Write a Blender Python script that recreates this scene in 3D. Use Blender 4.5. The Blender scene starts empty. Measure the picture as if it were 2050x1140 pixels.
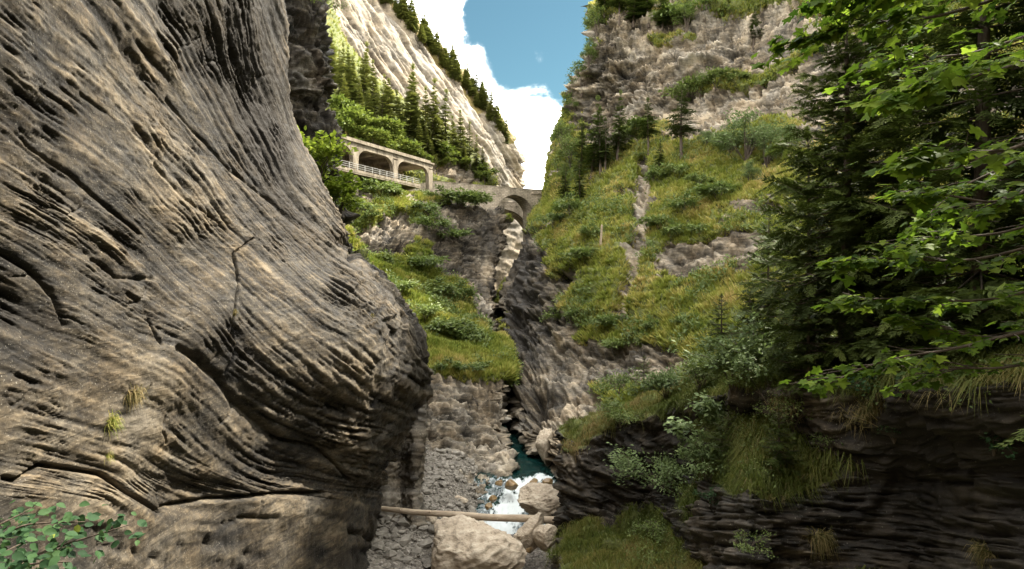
import bpy, math, time
import numpy as np
from mathutils import Vector

T0 = time.time()
sc = bpy.context.scene
COL = sc.collection
R = math.radians

# ------------------------------------------------------------------ camera
F, CX, CY = 1140.0, 1025.0, 570.0          # focal length and centre in photo pixels
cam_data = bpy.data.cameras.new("camera")
cam_data.sensor_width = 36.0
cam_data.lens = 36.0 * F / 2050.0
cam_data.clip_start = 0.05
cam_data.clip_end = 5000.0
cam = bpy.data.objects.new("camera", cam_data)
cam.location = (0, 0, 0)
cam.rotation_euler = (R(90), 0, 0)
COL.objects.link(cam)
sc.camera = cam

# ------------------------------------------------------------------ sky and sun
SUN_DIR = Vector((0.57, 0.30, 0.76)).normalized()
world = bpy.data.worlds.new("World")
sc.world = world
world.use_nodes = True
nt = world.node_tree
nt.nodes.clear()
def wn(t, **kw):
    n = nt.nodes.new(t)
    for k, v in kw.items():
        setattr(n, k, v)
    return n
w_out = wn("ShaderNodeOutputWorld")
w_bg = wn("ShaderNodeBackground")
w_sky = wn("ShaderNodeTexSky", sky_type='NISHITA', sun_disc=False)
w_sky.sun_elevation = math.asin(SUN_DIR.z)
w_sky.sun_rotation = math.atan2(SUN_DIR.x, SUN_DIR.y)
w_sky.altitude = 900
w_sky.air_density = 1.0
w_sky.dust_density = 0.6
w_sky.ozone_density = 1.6
# the hue of the clear sky: a greener blue
w_tint = wn("ShaderNodeMix", data_type='RGBA', blend_type='MULTIPLY')
w_tint.inputs[0].default_value = 1.0
w_tint.inputs[7].default_value = (0.118, 0.156, 0.123, 1)
nt.links.new(w_sky.outputs[0], w_tint.inputs[6])
# cumulus clouds: the same noise all round the sky
w_tc = wn("ShaderNodeTexCoord")
w_map = wn("ShaderNodeMapping")
w_map.inputs['Scale'].default_value = (1.0, 1.0, 1.35)
w_map.inputs['Location'].default_value = (0.0, 0.0, 0.0)
nt.links.new(w_tc.outputs['Generated'], w_map.inputs[0])
def w_noise(scale, detail, rough, dist=0.0):
    n = wn("ShaderNodeTexNoise", noise_dimensions='3D')
    n.inputs['Scale'].default_value = scale
    n.inputs['Detail'].default_value = detail
    n.inputs['Roughness'].default_value = rough
    n.inputs['Distortion'].default_value = dist
    nt.links.new(w_map.outputs[0], n.inputs['Vector'])
    return n
def w_math(op, a, b=None, clamp=False):
    n = wn("ShaderNodeMath", operation=op, use_clamp=clamp)
    for i, s in enumerate((a, b)):
        if s is None:
            continue
        if isinstance(s, (int, float)):
            n.inputs[i].default_value = s
        else:
            nt.links.new(s, n.inputs[i])
    return n.outputs[0]
n_fine = w_noise(11.0, 10, 0.64, 0.5)
n_big = w_noise(2.3, 3, 0.5)
cl = w_math('ADD', w_math('ADD', w_math('MULTIPLY', n_fine.outputs[0], 1.25), w_math('MULTIPLY', n_big.outputs[0], 0.30)), -0.05)
# banks of cloud that stand in the sky at fixed directions
def px_dir(u, v):
    return Vector(((u - CX) / F, 1.0, (CY - v) / F)).normalized()
def bank(u, v, radius, amount):
    d = px_dir(u, v)
    dn = wn("ShaderNodeVectorMath", operation='DISTANCE')
    nv = wn("ShaderNodeVectorMath", operation='NORMALIZE')
    nt.links.new(w_tc.outputs['Generated'], nv.inputs[0])
    nt.links.new(nv.outputs[0], dn.inputs[0])
    dn.inputs[1].default_value = d
    m = wn("ShaderNodeMapRange", interpolation_type='SMOOTHSTEP')
    nt.links.new(dn.outputs['Value'], m.inputs[0])
    m.inputs[1].default_value = 0.0
    m.inputs[2].default_value = radius / F
    m.inputs[3].default_value = amount
    m.inputs[4].default_value = 0.0
    return m.outputs[0]
for (u, v, rr, am) in [(850, 0, 110, .34), (885, 60, 75, .26), (925, 115, 55, .22), (968, 120, 42, .25), (962, 95, 26, .16), (1066, 88, 40, .22), (1078, 120, 30, .18), (1128, 99, 20, .10),
                       (1045, 335, 150, .46), (1085, 225, 60, .16), (1010, 215, 60, .16), (965, 150, 40, .14), (1120, 230, 50, .1), (1010, 20, 160, -.50), (1020, 135, 90, -.36),
                       (1120, 30, 180, -.50), (1150, 160, 100, -.40), (950, 30, 50, -.28)]:
    cl = w_math('ADD', cl, bank(u, v, rr, am))
w_ramp = wn("ShaderNodeMapRange", interpolation_type='SMOOTHSTEP')
nt.links.new(cl, w_ramp.inputs[0])
w_ramp.inputs[1].default_value = 0.42
w_ramp.inputs[2].default_value = 0.90
w_pow = wn('ShaderNodeMath', operation='POWER')
nt.links.new(w_ramp.outputs[0], w_pow.inputs[0])
w_pow.inputs[1].default_value = 2.6
w_cmix = wn("ShaderNodeMix", data_type='RGBA')
CLOUD_L = 10.5
w_cmix.inputs[7].default_value = (CLOUD_L, CLOUD_L * 0.985, CLOUD_L * 0.95, 1)
nt.links.new(w_pow.outputs[0], w_cmix.inputs[0])
nt.links.new(w_tint.outputs[2], w_cmix.inputs[6])
nt.links.new(w_cmix.outputs[2], w_bg.inputs[0])
w_bg.inputs[1].default_value = 0.13
nt.links.new(w_bg.outputs[0], w_out.inputs[0])

sun_data = bpy.data.lights.new("sun", 'SUN')
sun_data.energy = 2.0
sun_data.angle = R(0.5)
sun_data.color = (1.0, 0.93, 0.80)
sun = bpy.data.objects.new("sun", sun_data)
sun.rotation_euler = (-SUN_DIR).to_track_quat('-Z', 'Y').to_euler()
sun.location = (60, 40, 150)
COL.objects.link(sun)

sc.view_settings.view_transform = 'Standard'
sc.view_settings.look = 'None'
sc.view_settings.gamma = 1.0
sc.view_settings.use_curve_mapping = False
sc.view_settings.exposure = 3.1
sc.render.engine = 'CYCLES'
sc.cycles.use_denoising = True
sc.cycles.max_bounces = 8
sc.cycles.diffuse_bounces = 5
sc.cycles.transparent_max_bounces = 8
sc.cycles.sample_clamp_indirect = 8.0

# ------------------------------------------------------------------ small tools
rng = np.random.default_rng(7)
def P(u, v, y):
    """photo pixel and distance -> point in the place (metres)"""
    return ((u - CX) / F * y, y, (CY - v) / F * y)
def proj(p):
    y = np.maximum(p[..., 1], 0.05)
    return CX + F * p[..., 0] / y, CY - F * p[..., 2] / y

_gt = np.random.default_rng(3).normal(size=(256, 3)).astype(np.float32)
_gt /= np.linalg.norm(_gt, axis=1)[:, None]
def gnoise(p, seed=0):
    """gradient noise, about -1..1"""
    sh = p.shape[:-1]
    p = p.reshape(-1, 3).astype(np.float32)
    out = np.empty(len(p), np.float32)
    for s in range(0, len(p), 150000):
        q = p[s:s + 150000]
        i = np.floor(q)
        f = q - i
        i = i.astype(np.int64)
        w = f * f * f * (f * (f * 6 - 15) + 10)
        acc = np.zeros(len(q), np.float32)
        hx = [(i[:, 0] + d) * 73856093 for d in (0, 1)]
        hy = [(i[:, 1] + d) * 19349663 for d in (0, 1)]
        hz = [(i[:, 2] + d) * 83492791 + seed * 7919 for d in (0, 1)]
        for dx in (0, 1):
            wx = w[:, 0] if dx else 1 - w[:, 0]
            for dy in (0, 1):
                wy = w[:, 1] if dy else 1 - w[:, 1]
                for dz in (0, 1):
                    wz = w[:, 2] if dz else 1 - w[:, 2]
                    h = hx[dx] ^ hy[dy] ^ hz[dz]
                    h = (h ^ (h >> 13)) * 1274126177
                    g = _gt[(h ^ (h >> 16)) & 255]
                    acc += wx * wy * wz * (g[:, 0] * (f[:, 0] - dx) + g[:, 1] * (f[:, 1] - dy) + g[:, 2] * (f[:, 2] - dz))
        out[s:s + 150000] = acc * 1.5
    return out.reshape(sh)
def fbm(p, octaves=4, seed=0, gain=0.5, ridged=False):
    a, t, o = 1.0, 0.0, 0.0
    for k in range(octaves):
        n = gnoise(p * (2.03 ** k), seed + k * 11)
        if ridged:
            n = 1 - 2 * np.abs(n)
        o = o + a * n
        t += a
        a *= gain
    return o / t
def sstep(a, b, x):
    t = np.clip((x - a) / (b - a), 0, 1)
    return t * t * (3 - 2 * t)
def rotv(p, ax, deg):
    """turn points about axis 0, 1 or 2"""
    c, s = math.cos(R(deg)), math.sin(R(deg))
    q = p.copy()
    a, b = [(1, 2), (2, 0), (0, 1)][ax]
    q[..., a] = p[..., a] * c - p[..., b] * s
    q[..., b] = p[..., a] * s + p[..., b] * c
    return q
def unit(v):
    return v / np.maximum(np.linalg.norm(v, axis=-1, keepdims=True), 1e-9)

def mesh_np(name, verts, faces, mat=None, attrs=None, smooth=True):
    """faces: (n,3) or (n,4) int array"""
    me = bpy.data.meshes.new(name)
    verts = np.asarray(verts, np.float32).reshape(-1, 3)
    faces = np.asarray(faces, np.int32)
    n, k = faces.shape
    me.vertices.add(len(verts))
    me.vertices.foreach_set("co", verts.ravel())
    me.loops.add(n * k)
    me.loops.foreach_set("vertex_index", faces.ravel())
    me.polygons.add(n)
    me.polygons.foreach_set("loop_start", np.arange(0, n * k, k, dtype=np.int32))
    me.update(calc_edges=True)
    me.polygons.foreach_set("use_smooth", np.full(n, smooth, dtype=bool))
    for an, av in (attrs or {}).items():
        at = me.attributes.new(an, 'FLOAT', 'POINT')
        at.data.foreach_set("value", np.asarray(av, np.float32).ravel())
    if mat:
        me.materials.append(mat)
    return me
def mesh_pt(name, verts, faces, mat=None, smooth=False):
    me = bpy.data.meshes.new(name)
    me.from_pydata([tuple(v) for v in verts], [], [tuple(f) for f in faces])
    me.update()
    if smooth:
        me.polygons.foreach_set("use_smooth", np.full(len(me.polygons), True))
    if mat:
        me.materials.append(mat)
    return me
def link(name, me, parent=None, loc=None, rot=None, scale=None, **props):
    o = bpy.data.objects.new(name, me)
    COL.objects.link(o)
    if parent is not None:
        o.parent = parent
    if loc is not None:
        o.location = loc
    if rot is not None:
        o.rotation_euler = rot
    if scale is not None:
        o.scale = (scale, scale, scale) if isinstance(scale, (int, float)) else scale
    for k, v in props.items():
        o[k] = v
    return o
def thing(name, label, category, loc=(0, 0, 0), rotz=0.0, scale=1.0, group=None):
    o = link(name, None, None, loc, (0, 0, rotz), scale, label=label, category=category)
    o.empty_display_size = 0.3
    if group:
        o['group'] = group
    return o
def stuff(o):
    o['kind'] = 'stuff'
    return o
ORD = ['first', 'second', 'third', 'fourth', 'fifth', 'sixth', 'seventh', 'eighth', 'ninth', 'tenth', 'eleventh', 'twelfth',
       'thirteenth', 'fourteenth', 'fifteenth', 'sixteenth', 'seventeenth', 'eighteenth', 'nineteenth', 'twentieth']
def ordinal(i):
    if i < 20:
        return ORD[i]
    t = ['', '', 'twenty', 'thirty', 'forty', 'fifty', 'sixty'][(i + 1) // 10]
    r = (i + 1) % 10
    return {'twenty': 'twentieth', 'thirty': 'thirtieth', 'forty': 'fortieth', 'fifty': 'fiftieth', 'sixty': 'sixtieth'}[t] if r == 0 else t + '-' + ORD[r - 1]

class Soup:
    """collects triangles or quads with a per-vertex value"""
    def __init__(self):
        self.v, self.f, self.a, self.n = [], [], [], 0
    def add(self, v, f, a=0.5):
        v = np.asarray(v, np.float32).reshape(-1, 3)
        f = np.asarray(f, np.int32)
        if f.shape[1] == 4:
            f = np.concatenate([f[:, [0, 1, 2]], f[:, [0, 2, 3]]])
        self.v.append(v)
        self.f.append(f + self.n)
        self.a.append(np.broadcast_to(np.asarray(a, np.float32), (len(v),)))
        self.n += len(v)
    def mesh(self, name, mat, smooth=True):
        return mesh_np(name, np.concatenate(self.v), np.concatenate(self.f), mat, {'var': np.concatenate(self.a)}, smooth)
    def tube(self, pts, r0, r1, sides=6, a=0.5):
        pts = np.asarray(pts, float)
        n = len(pts)
        d = np.gradient(pts, axis=0)
        d = unit(d)
        ref = np.array([0.31, 0.2, 0.93]) if abs(d[0][2]) < 0.9 else np.array([1.0, 0.1, 0])
        x = unit(np.cross(d, ref))
        y = np.cross(d, x)
        rr = np.linspace(r0, r1, n)
        an = np.arange(sides) / sides * 2 * math.pi
        ring = pts[:, None] + rr[:, None, None] * (np.cos(an)[None, :, None] * x[:, None] + np.sin(an)[None, :, None] * y[:, None])
        i = np.arange(n - 1)[:, None] * sides
        j = np.arange(sides)[None]
        k = (j + 1) % sides
        f = np.stack([i + j, i + k, i + sides + k, i + sides + j], -1).reshape(-1, 4)
        self.add(ring.reshape(-1, 3), f, a)
        e = (n - 1) * sides
        self.add(np.concatenate([ring[-1], pts[-1:] + d[-1:] * rr[-1]]), [[q, (q + 1) % sides, sides] for q in range(sides)], a)

# ------------------------------------------------------------------ rock surfaces from a net of control points
def hermite(A, counts):
    """A (n, m, 3): smooth, overshoot-free curve along axis 0 with counts[i] steps in each span"""
    d = A[1:] - A[:-1]
    s = np.where(d[1:] * d[:-1] > 0, 2 * d[1:] * d[:-1] / np.where(np.abs(d[1:] + d[:-1]) < 1e-9, 1, d[1:] + d[:-1]), 0)
    m = np.concatenate([d[:1], s, d[-1:]])
    out = []
    for i, c in enumerate(counts):
        t = (np.arange(c) / c)[:, None, None]
        if i == len(counts) - 1:
            t = (np.arange(c + 1) / c)[:, None, None]
        t2, t3 = t * t, t * t * t
        out.append((2 * t3 - 3 * t2 + 1) * A[i] + (t3 - 2 * t2 + t) * m[i] + (-2 * t3 + 3 * t2) * A[i + 1] + (t3 - t2) * m[i + 1])
    return np.concatenate(out)
def net(rows, rcounts, ccounts):
    A = np.array(rows, float)
    A = hermite(A, rcounts)
    A = hermite(A.transpose(1, 0, 2).copy(), ccounts).transpose(1, 0, 2)
    return A.copy()
def normals(G, sign=None):
    n = unit(np.cross(np.gradient(G, axis=1), np.gradient(G, axis=0)))
    if sign is None:
        u, v = proj(G)
        m = (G[..., 1] > 1) & (u > 0) & (u < 2050) & (v > 0) & (v < 1140)
        dd = -(n * G).sum(-1)
        sign = 1.0 if dd[m].mean() > 0 else -1.0
    return n * sign, sign
def grid_faces(r, c, flip):
    i = np.arange(r - 1)[:, None] * c
    j = np.arange(c - 1)[None]
    f = np.stack([i + j, i + j + 1, i + c + j + 1, i + c + j], -1).reshape(-1, 4)
    return f[:, ::-1] if flip else f
def grid_mesh(name, G, mat, attrs, sign):
    r, c = G.shape[:2]
    return mesh_np(name, G.reshape(-1, 3), grid_faces(r, c, sign < 0), mat, attrs)
def blobs(u, v, lst):
    """soft ellipses in photo pixels: (u, v, half width, half height, tilt in degrees, value)"""
    o = np.zeros_like(u)
    for (a, b, ru, rv, tilt, val) in lst:
        c, s = math.cos(R(tilt)), math.sin(R(tilt))
        x, y = (u - a), (v - b)
        p = (x * c + y * s) / ru
        q = (-x * s + y * c) / rv
        o = o + val * np.exp(-(p * p + q * q) * 1.2)
    return o
def blur(a, s):
    k = np.exp(-0.5 * (np.arange(-int(3 * s), int(3 * s) + 1) / s) ** 2)
    k /= k.sum()
    h = len(k) // 2
    for ax in (0, 1):
        b = np.pad(a, [(h, h) if q == ax else (0, 0) for q in (0, 1)], mode='reflect')
        o = np.zeros_like(a)
        for i, w in enumerate(k):
            o += w * (b[i:i + a.shape[0]] if ax == 0 else b[:, i:i + a.shape[1]])
        a = o
    return a
def lic(noise, dr, dc, steps, step=1.0):
    """smear a noise along a direction field given in grid rows and columns"""
    h, w = noise.shape
    R0, C0 = np.meshgrid(np.arange(h, dtype=np.float32), np.arange(w, dtype=np.float32), indexing='ij')
    acc = noise.astype(np.float32).copy()
    for sg in (1, -1):
        r, c = R0.copy(), C0.copy()
        for k in range(steps):
            ri = np.clip(r + .5, 0, h - 1).astype(np.int32)
            ci = np.clip(c + .5, 0, w - 1).astype(np.int32)
            r += sg * step * dr[ri, ci]
            c += sg * step * dc[ri, ci]
            ri = np.clip(r + .5, 0, h - 1).astype(np.int32)
            ci = np.clip(c + .5, 0, w - 1).astype(np.int32)
            acc += noise[ri, ci]
    acc -= acc.mean()
    return acc / acc.std()
def idw(u, v, pts):
    """scattered values (u, v, value) spread over an area"""
    num = den = 0
    for (a, b, val) in pts:
        w = 1.0 / (((u - a) ** 2 + (v - b) ** 2) / 1e4 + 0.15) ** 1.5
        num = num + w * val
        den = den + w
    return num / den

def flow_layers(G, ang, seed, ln_=1.0):
    """streaks that follow the bedding of a rock face; ang: tilt in degrees (down to the right positive) as seen across the gorge"""
    u, v = proj(G)
    ok = G[..., 1] > 2.0
    a = np.radians(ang + 10 * gnoise(np.stack([u / 60, v / 60, u * 0], -1), seed) + 7 * gnoise(np.stack([u / 20, v / 20, u * 0], -1), seed + 1))
    du, dv = np.cos(a), np.sin(a)
    ur, uc = np.gradient(u, axis=0), np.gradient(u, axis=1)
    vr, vc = np.gradient(v, axis=0), np.gradient(v, axis=1)
    det = ur * vc - uc * vr
    det = np.where(np.abs(det) < 1e-3, 1e-3, det)
    dr, dc = (du * vc - uc * dv) / det, (ur * dv - du * vr) / det
    ln = np.maximum(np.hypot(dr, dc), 1e-6)
    dr, dc = np.where(ok, dr / ln, 0), np.where(ok, dc / ln, 1)
    r = np.random.default_rng(seed)
    W = r.normal(size=G.shape[:2]).astype(np.float32)
    return lic(blur(W, .6), dr, dc, int(5 * ln_)), lic(blur(W[::-1].copy(), 1.2), dr, dc, int(7 * ln_)), lic(blur(W[:, ::-1].copy(), 2.6), dr, dc, int(9 * ln_), 1.3)
def bedded(Ls, G, seed):
    """relief in metres for a face whose grid cell is about 0.2 m"""
    L1, L2, L3 = Ls
    q = L3 * 1.0 + .5 * gnoise(G * .45, seed)
    beds = np.floor(q) + sstep(0, .25, q - np.floor(q))
    return .07 * L1 + .12 * L2 + .30 * beds - .35 * sstep(.8, 1.6, -L2) - .20 * sstep(.9, 1.7, -L1) - .35 * sstep(1.0, 1.8, -L3)

# ------------------------------------------------------------------ materials
class NT:
    def __init__(self, name):
        self.m = bpy.data.materials.new(name)
        self.m.use_nodes = True
        self.t = self.m.node_tree
        self.t.nodes.clear()
    def n(self, t, **kw):
        o = self.t.nodes.new(t)
        for k, v in kw.items():
            setattr(o, k, v)
        return o
    def l(self, a, b):
        self.t.links.new(a, b)
    def put(self, sock, v):
        if hasattr(v, 'is_linked'):
            self.l(v, sock)
        else:
            sock.default_value = v
    def attr(self, name):
        return self.n("ShaderNodeAttribute", attribute_name=name).outputs['Fac']
    def math(self, op, a, b=0.0, clamp=False):
        o = self.n("ShaderNodeMath", operation=op, use_clamp=clamp)
        self.put(o.inputs[0], a)
        self.put(o.inputs[1], b)
        return o.outputs[0]
    def noise(self, scale, detail=4, rough=0.55, vec=None, dist=0.0):
        o = self.n("ShaderNodeTexNoise")
        o.inputs['Scale'].default_value = scale
        o.inputs['Detail'].default_value = detail
        o.inputs['Roughness'].default_value = rough
        o.inputs['Distortion'].default_value = dist
        if vec is not None:
            self.l(vec, o.inputs['Vector'])
        return o.outputs[0]
    def coords(self, scale=(1, 1, 1), rot=(0, 0, 0)):
        tc = self.n("ShaderNodeTexCoord")
        mp = self.n("ShaderNodeMapping")
        mp.inputs['Scale'].default_value = scale
        mp.inputs['Rotation'].default_value = rot
        self.l(tc.outputs['Object'], mp.inputs[0])
        return mp.outputs[0]
    def ramp(self, fac, stops, interp='LINEAR'):
        o = self.n("ShaderNodeValToRGB")
        cr = o.color_ramp
        cr.interpolation = interp
        while len(cr.elements) < len(stops):
            cr.elements.new(0.5)
        for e, (p, c) in zip(cr.elements, stops):
            e.position = p
            e.color = (c[0], c[1], c[2], 1)
        self.put(o.inputs[0], fac)
        return o.outputs[0]
    def mix(self, fac, a, b, mode='MIX'):
        o = self.n("ShaderNodeMix", data_type='RGBA', blend_type=mode)
        self.put(o.inputs[0], fac)
        for s, v in ((o.inputs[6], a), (o.inputs[7], b)):
            self.put(s, v if hasattr(v, 'is_linked') else (v[0], v[1], v[2], 1))
        return o.outputs[2]
    def range(self, x, a, b, c=0.0, d=1.0):
        o = self.n("ShaderNodeMapRange")
        self.put(o.inputs[0], x)
        for i, q in enumerate((a, b, c, d)):
            o.inputs[i + 1].default_value = q
        return o.outputs[0]
    def bump(self, h, strength=0.5, dist=0.05, normal=None):
        o = self.n("ShaderNodeBump")
        o.inputs['Strength'].default_value = strength
        o.inputs['Distance'].default_value = dist
        self.l(h, o.inputs['Height'])
        if normal is not None:
            self.l(normal, o.inputs['Normal'])
        return o.outputs[0]
    def principled(self, color, rough=0.85, normal=None, spec=0.3):
        b = self.n("ShaderNodeBsdfPrincipled")
        self.put(b.inputs['Base Color'], color if hasattr(color, 'is_linked') else (color[0], color[1], color[2], 1))
        self.put(b.inputs['Roughness'], rough)
        self.put(b.inputs['Specular IOR Level'], spec)
        if normal is not None:
            self.l(normal, b.inputs['Normal'])
        return b
    def out(self, sh):
        o = self.n("ShaderNodeOutputMaterial")
        self.l(sh, o.inputs[0])
        return self.m

def rock_material(name, stops, stain_shade=(0.014, 0.011, 0.008), soil=((0.030, 0.028, 0.012), (0.085, 0.100, 0.022), (0.16, 0.15, 0.045)),
                  fine=6.0, bumpd=0.04, strata=(0.6, 0.6, 4.0), rot=(0, 0, 0), spec=0.25, bstr=0.8):
    k = NT(name)
    co = k.coords(strata, rot)
    c0 = k.coords()
    n1 = k.noise(fine * 0.35, 8, 0.65, co, 0.6)
    n2 = k.noise(fine, 6, 0.7, c0)
    n3 = k.noise(fine * 0.06, 3, 0.5, c0)
    f = k.math('ADD', k.attr('tone'), k.math('MULTIPLY', k.math('SUBTRACT', n1, 0.5), 1.25))
    f = k.math('ADD', f, k.math('MULTIPLY', k.math('SUBTRACT', n2, 0.5), 0.7))
    f = k.math('ADD', f, k.math('MULTIPLY', k.math('SUBTRACT', n3, 0.5), 0.7), True)
    col = k.ramp(f, stops)
    # patches of ochre and of bluish grey in the stone
    nh = k.noise(fine * 0.11, 4, 0.6, c0)
    col = k.mix(1.0, col, k.ramp(nh, [(0.36, (0.86, 0.89, 0.95)), (0.5, (1.0, 0.98, 0.95)), (0.64, (1.06, 0.98, 0.87))]), 'MULTIPLY')
    # pale lichen and mineral flecks
    n4 = k.noise(fine * 4.0, 3, 0.6, c0)
    fleck = k.math('MULTIPLY', k.range(n4, 0.63, 0.72), 0.45)
    col = k.mix(fleck, col, (0.42, 0.39, 0.33))
    st = k.math('MULTIPLY', k.attr('stain_shade'), k.range(n1, 0.25, 0.6, 0.55, 1.0), True)  # one darkening mask for water stains and for painted shade
    col = k.mix(st, col, stain_shade)
    g1 = k.noise(fine * 0.5, 6, 0.7, c0)
    g2 = k.noise(fine * 5.0, 3, 0.6, c0)
    gcol = k.ramp(k.math('ADD', k.math('MULTIPLY', g1, 0.6), k.math('MULTIPLY', g2, 0.4)), [(0.36, soil[0]), (0.5, soil[1]), (0.66, soil[2])])
    veg = k.math('ADD', k.attr('veg'), k.math('MULTIPLY', k.math('SUBTRACT', g1, 0.5), 0.9))
    veg = k.range(veg, 0.42, 0.58)
    col = k.mix(veg, col, gcol)
    h = k.math('ADD', k.math('MULTIPLY', n1, 0.7), k.math('MULTIPLY', n2, 0.5))
    nb = k.bump(h, bstr, bumpd)
    rough = k.range(n2, 0.3, 0.7, 0.62, 0.95)
    return k.out(k.principled(col, rough, nb, spec).outputs[0])

def leaf_material(name, stops, rough=0.5, trans=0.35, spec=0.35, island=False):
    k = NT(name)
    v = k.attr('var')
    oi = k.n("ShaderNodeObjectInfo")
    v2 = k.math('ADD', v, k.math('MULTIPLY', k.math('SUBTRACT', oi.outputs['Random'], 0.5), 0.22), True)
    col = k.ramp(v2, stops)
    p = k.principled(col, rough, None, spec)
    tr = k.n("ShaderNodeBsdfTranslucent")
    k.l(k.mix(0.5, col, (0.9, 1.0, 0.25), 'MULTIPLY') if trans > 0 else col, tr.inputs[0])
    tcol = k.n("ShaderNodeMix", data_type='RGBA', blend_type='ADD')
    tcol.inputs[0].default_value = 1.0
    k.l(col, tcol.inputs[6])
    tcol.inputs[7].default_value = (0.012, 0.02, 0.0, 1)
    k.l(tcol.outputs[2], tr.inputs[0])
    mx = k.n("ShaderNodeMixShader")
    mx.inputs[0].default_value = trans
    k.l(p.outputs[0], mx.inputs[1])
    k.l(tr.outputs[0], mx.inputs[2])
    return k.out(mx.outputs[0])

def plain_material(name, stops, scale=3.0, rough=0.8, bumpd=0.02, strength=0.5, stretch=(1, 1, 1), spec=0.3, detail=6):
    k = NT(name)
    n = k.noise(scale, detail, 0.65, k.coords(stretch))
    n2 = k.noise(scale * 6, 4, 0.6, k.coords(stretch))
    f = k.math('ADD', k.math('MULTIPLY', n, 0.65), k.math('MULTIPLY', n2, 0.35))
    col = k.ramp(f, stops)
    return k.out(k.principled(col, rough, k.bump(f, strength, bumpd), spec).outputs[0])

M = {}
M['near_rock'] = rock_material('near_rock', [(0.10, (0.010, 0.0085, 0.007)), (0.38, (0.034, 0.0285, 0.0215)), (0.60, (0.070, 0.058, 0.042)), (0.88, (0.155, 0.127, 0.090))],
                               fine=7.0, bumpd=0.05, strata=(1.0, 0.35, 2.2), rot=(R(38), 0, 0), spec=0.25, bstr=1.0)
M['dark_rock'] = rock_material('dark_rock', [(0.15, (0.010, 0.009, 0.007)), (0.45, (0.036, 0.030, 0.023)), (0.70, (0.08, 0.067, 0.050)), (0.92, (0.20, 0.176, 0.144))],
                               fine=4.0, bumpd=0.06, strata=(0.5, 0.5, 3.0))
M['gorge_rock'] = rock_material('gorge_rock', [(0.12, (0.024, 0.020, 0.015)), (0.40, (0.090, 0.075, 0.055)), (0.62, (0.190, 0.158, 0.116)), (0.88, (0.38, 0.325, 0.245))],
                                fine=3.0, bumpd=0.10, strata=(0.45, 0.45, 2.6), rot=(R(8), R(-12), 0))
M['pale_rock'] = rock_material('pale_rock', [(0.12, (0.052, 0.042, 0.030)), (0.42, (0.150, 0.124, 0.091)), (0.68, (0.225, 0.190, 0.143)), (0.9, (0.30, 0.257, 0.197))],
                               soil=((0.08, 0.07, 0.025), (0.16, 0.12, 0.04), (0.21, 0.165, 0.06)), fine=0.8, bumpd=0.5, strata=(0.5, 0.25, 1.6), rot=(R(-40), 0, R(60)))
M['boulder'] = plain_material('boulder', [(0.32, (0.13, 0.10, 0.070)), (0.48, (0.36, 0.29, 0.21)), (0.64, (0.50, 0.425, 0.325))], 1.3, 0.85, 0.12, 1.0, (1, 1, 2.2))
M['wet_boulder'] = plain_material('wet_boulder', [(0.30, (0.07, 0.045, 0.02)), (0.5, (0.22, 0.14, 0.06)), (0.68, (0.32, 0.22, 0.11))], 2.0, 0.35, 0.04, 0.5)
M['pebble'] = plain_material('pebble', [(0.3, (0.07, 0.06, 0.05)), (0.5, (0.18, 0.16, 0.13)), (0.7, (0.32, 0.285, 0.24))], 1.3, 0.85, 0.03, 0.4)
M['concrete'] = plain_material('concrete', [(0.34, (0.07, 0.055, 0.038)), (0.5, (0.22, 0.182, 0.132)), (0.66, (0.34, 0.29, 0.22))], 0.9, 0.9, 0.02, 0.4, (1, 1, 0.22))
k = NT('masonry')
mc = k.coords((1, 1, 1), (R(90), 0, 0))
bt = k.n("ShaderNodeTexBrick")
k.l(mc, bt.inputs['Vector'])
for nm, val in (('Scale', 1.0), ('Mortar Size', 0.03), ('Brick Width', 0.75), ('Row Height', 0.34), ('Mortar Smooth', 0.3)):
    bt.inputs[nm].default_value = val
bt.inputs['Color1'].default_value = (0.36, 0.31, 0.24, 1)
bt.inputs['Color2'].default_value = (0.48, 0.42, 0.335, 1)
bt.inputs['Mortar'].default_value = (0.16, 0.14, 0.11, 1)
mn = k.noise(0.5, 7, .65, k.coords((1, 1, .4)))
mcol = k.mix(1.0, bt.outputs['Color'], k.ramp(mn, [(0.35, (0.45, 0.43, 0.38)), (0.6, (1.05, 1.0, 0.95))]), 'MULTIPLY')
M['masonry'] = k.out(k.principled(mcol, 0.9, k.bump(bt.outputs['Fac'], .6, -.04)).outputs[0])
M['rail'] = plain_material('rail', [(0.3, (0.25, 0.24, 0.22)), (0.7, (0.38, 0.37, 0.34))], 3.0, 0.5, 0.002, 0.2)
M['bark'] = plain_material('bark', [(0.3, (0.030, 0.022, 0.015)), (0.5, (0.075, 0.056, 0.040)), (0.7, (0.14, 0.11, 0.085))], 6.0, 0.9, 0.03, 0.8, (1, 1, 0.25))
M['pale_bark'] = plain_material('pale_bark', [(0.3, (0.10, 0.085, 0.065)), (0.5, (0.21, 0.185, 0.15)), (0.7, (0.34, 0.31, 0.26))], 5.0, 0.85, 0.02, 0.6, (1, 1, 0.3))
M['dead_wood'] = plain_material('dead_wood', [(0.3, (0.16, 0.11, 0.07)), (0.5, (0.36, 0.28, 0.195)), (0.7, (0.52, 0.43, 0.32))], 2.2, 0.8, 0.02, 0.6, (0.2, 3, 3))
G_ = lambda *a: [(p, c) for p, c in a]
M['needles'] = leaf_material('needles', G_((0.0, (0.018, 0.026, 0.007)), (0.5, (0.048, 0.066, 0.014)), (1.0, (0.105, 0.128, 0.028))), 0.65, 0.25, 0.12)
M['sun_needles'] = leaf_material('sun_needles', G_((0.0, (0.055, 0.066, 0.018)), (0.5, (0.14, 0.148, 0.034)), (1.0, (0.25, 0.235, 0.06))), 0.6, 0.25, 0.25)  # lighter copy of the needles, sunlight put into the colour
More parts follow.
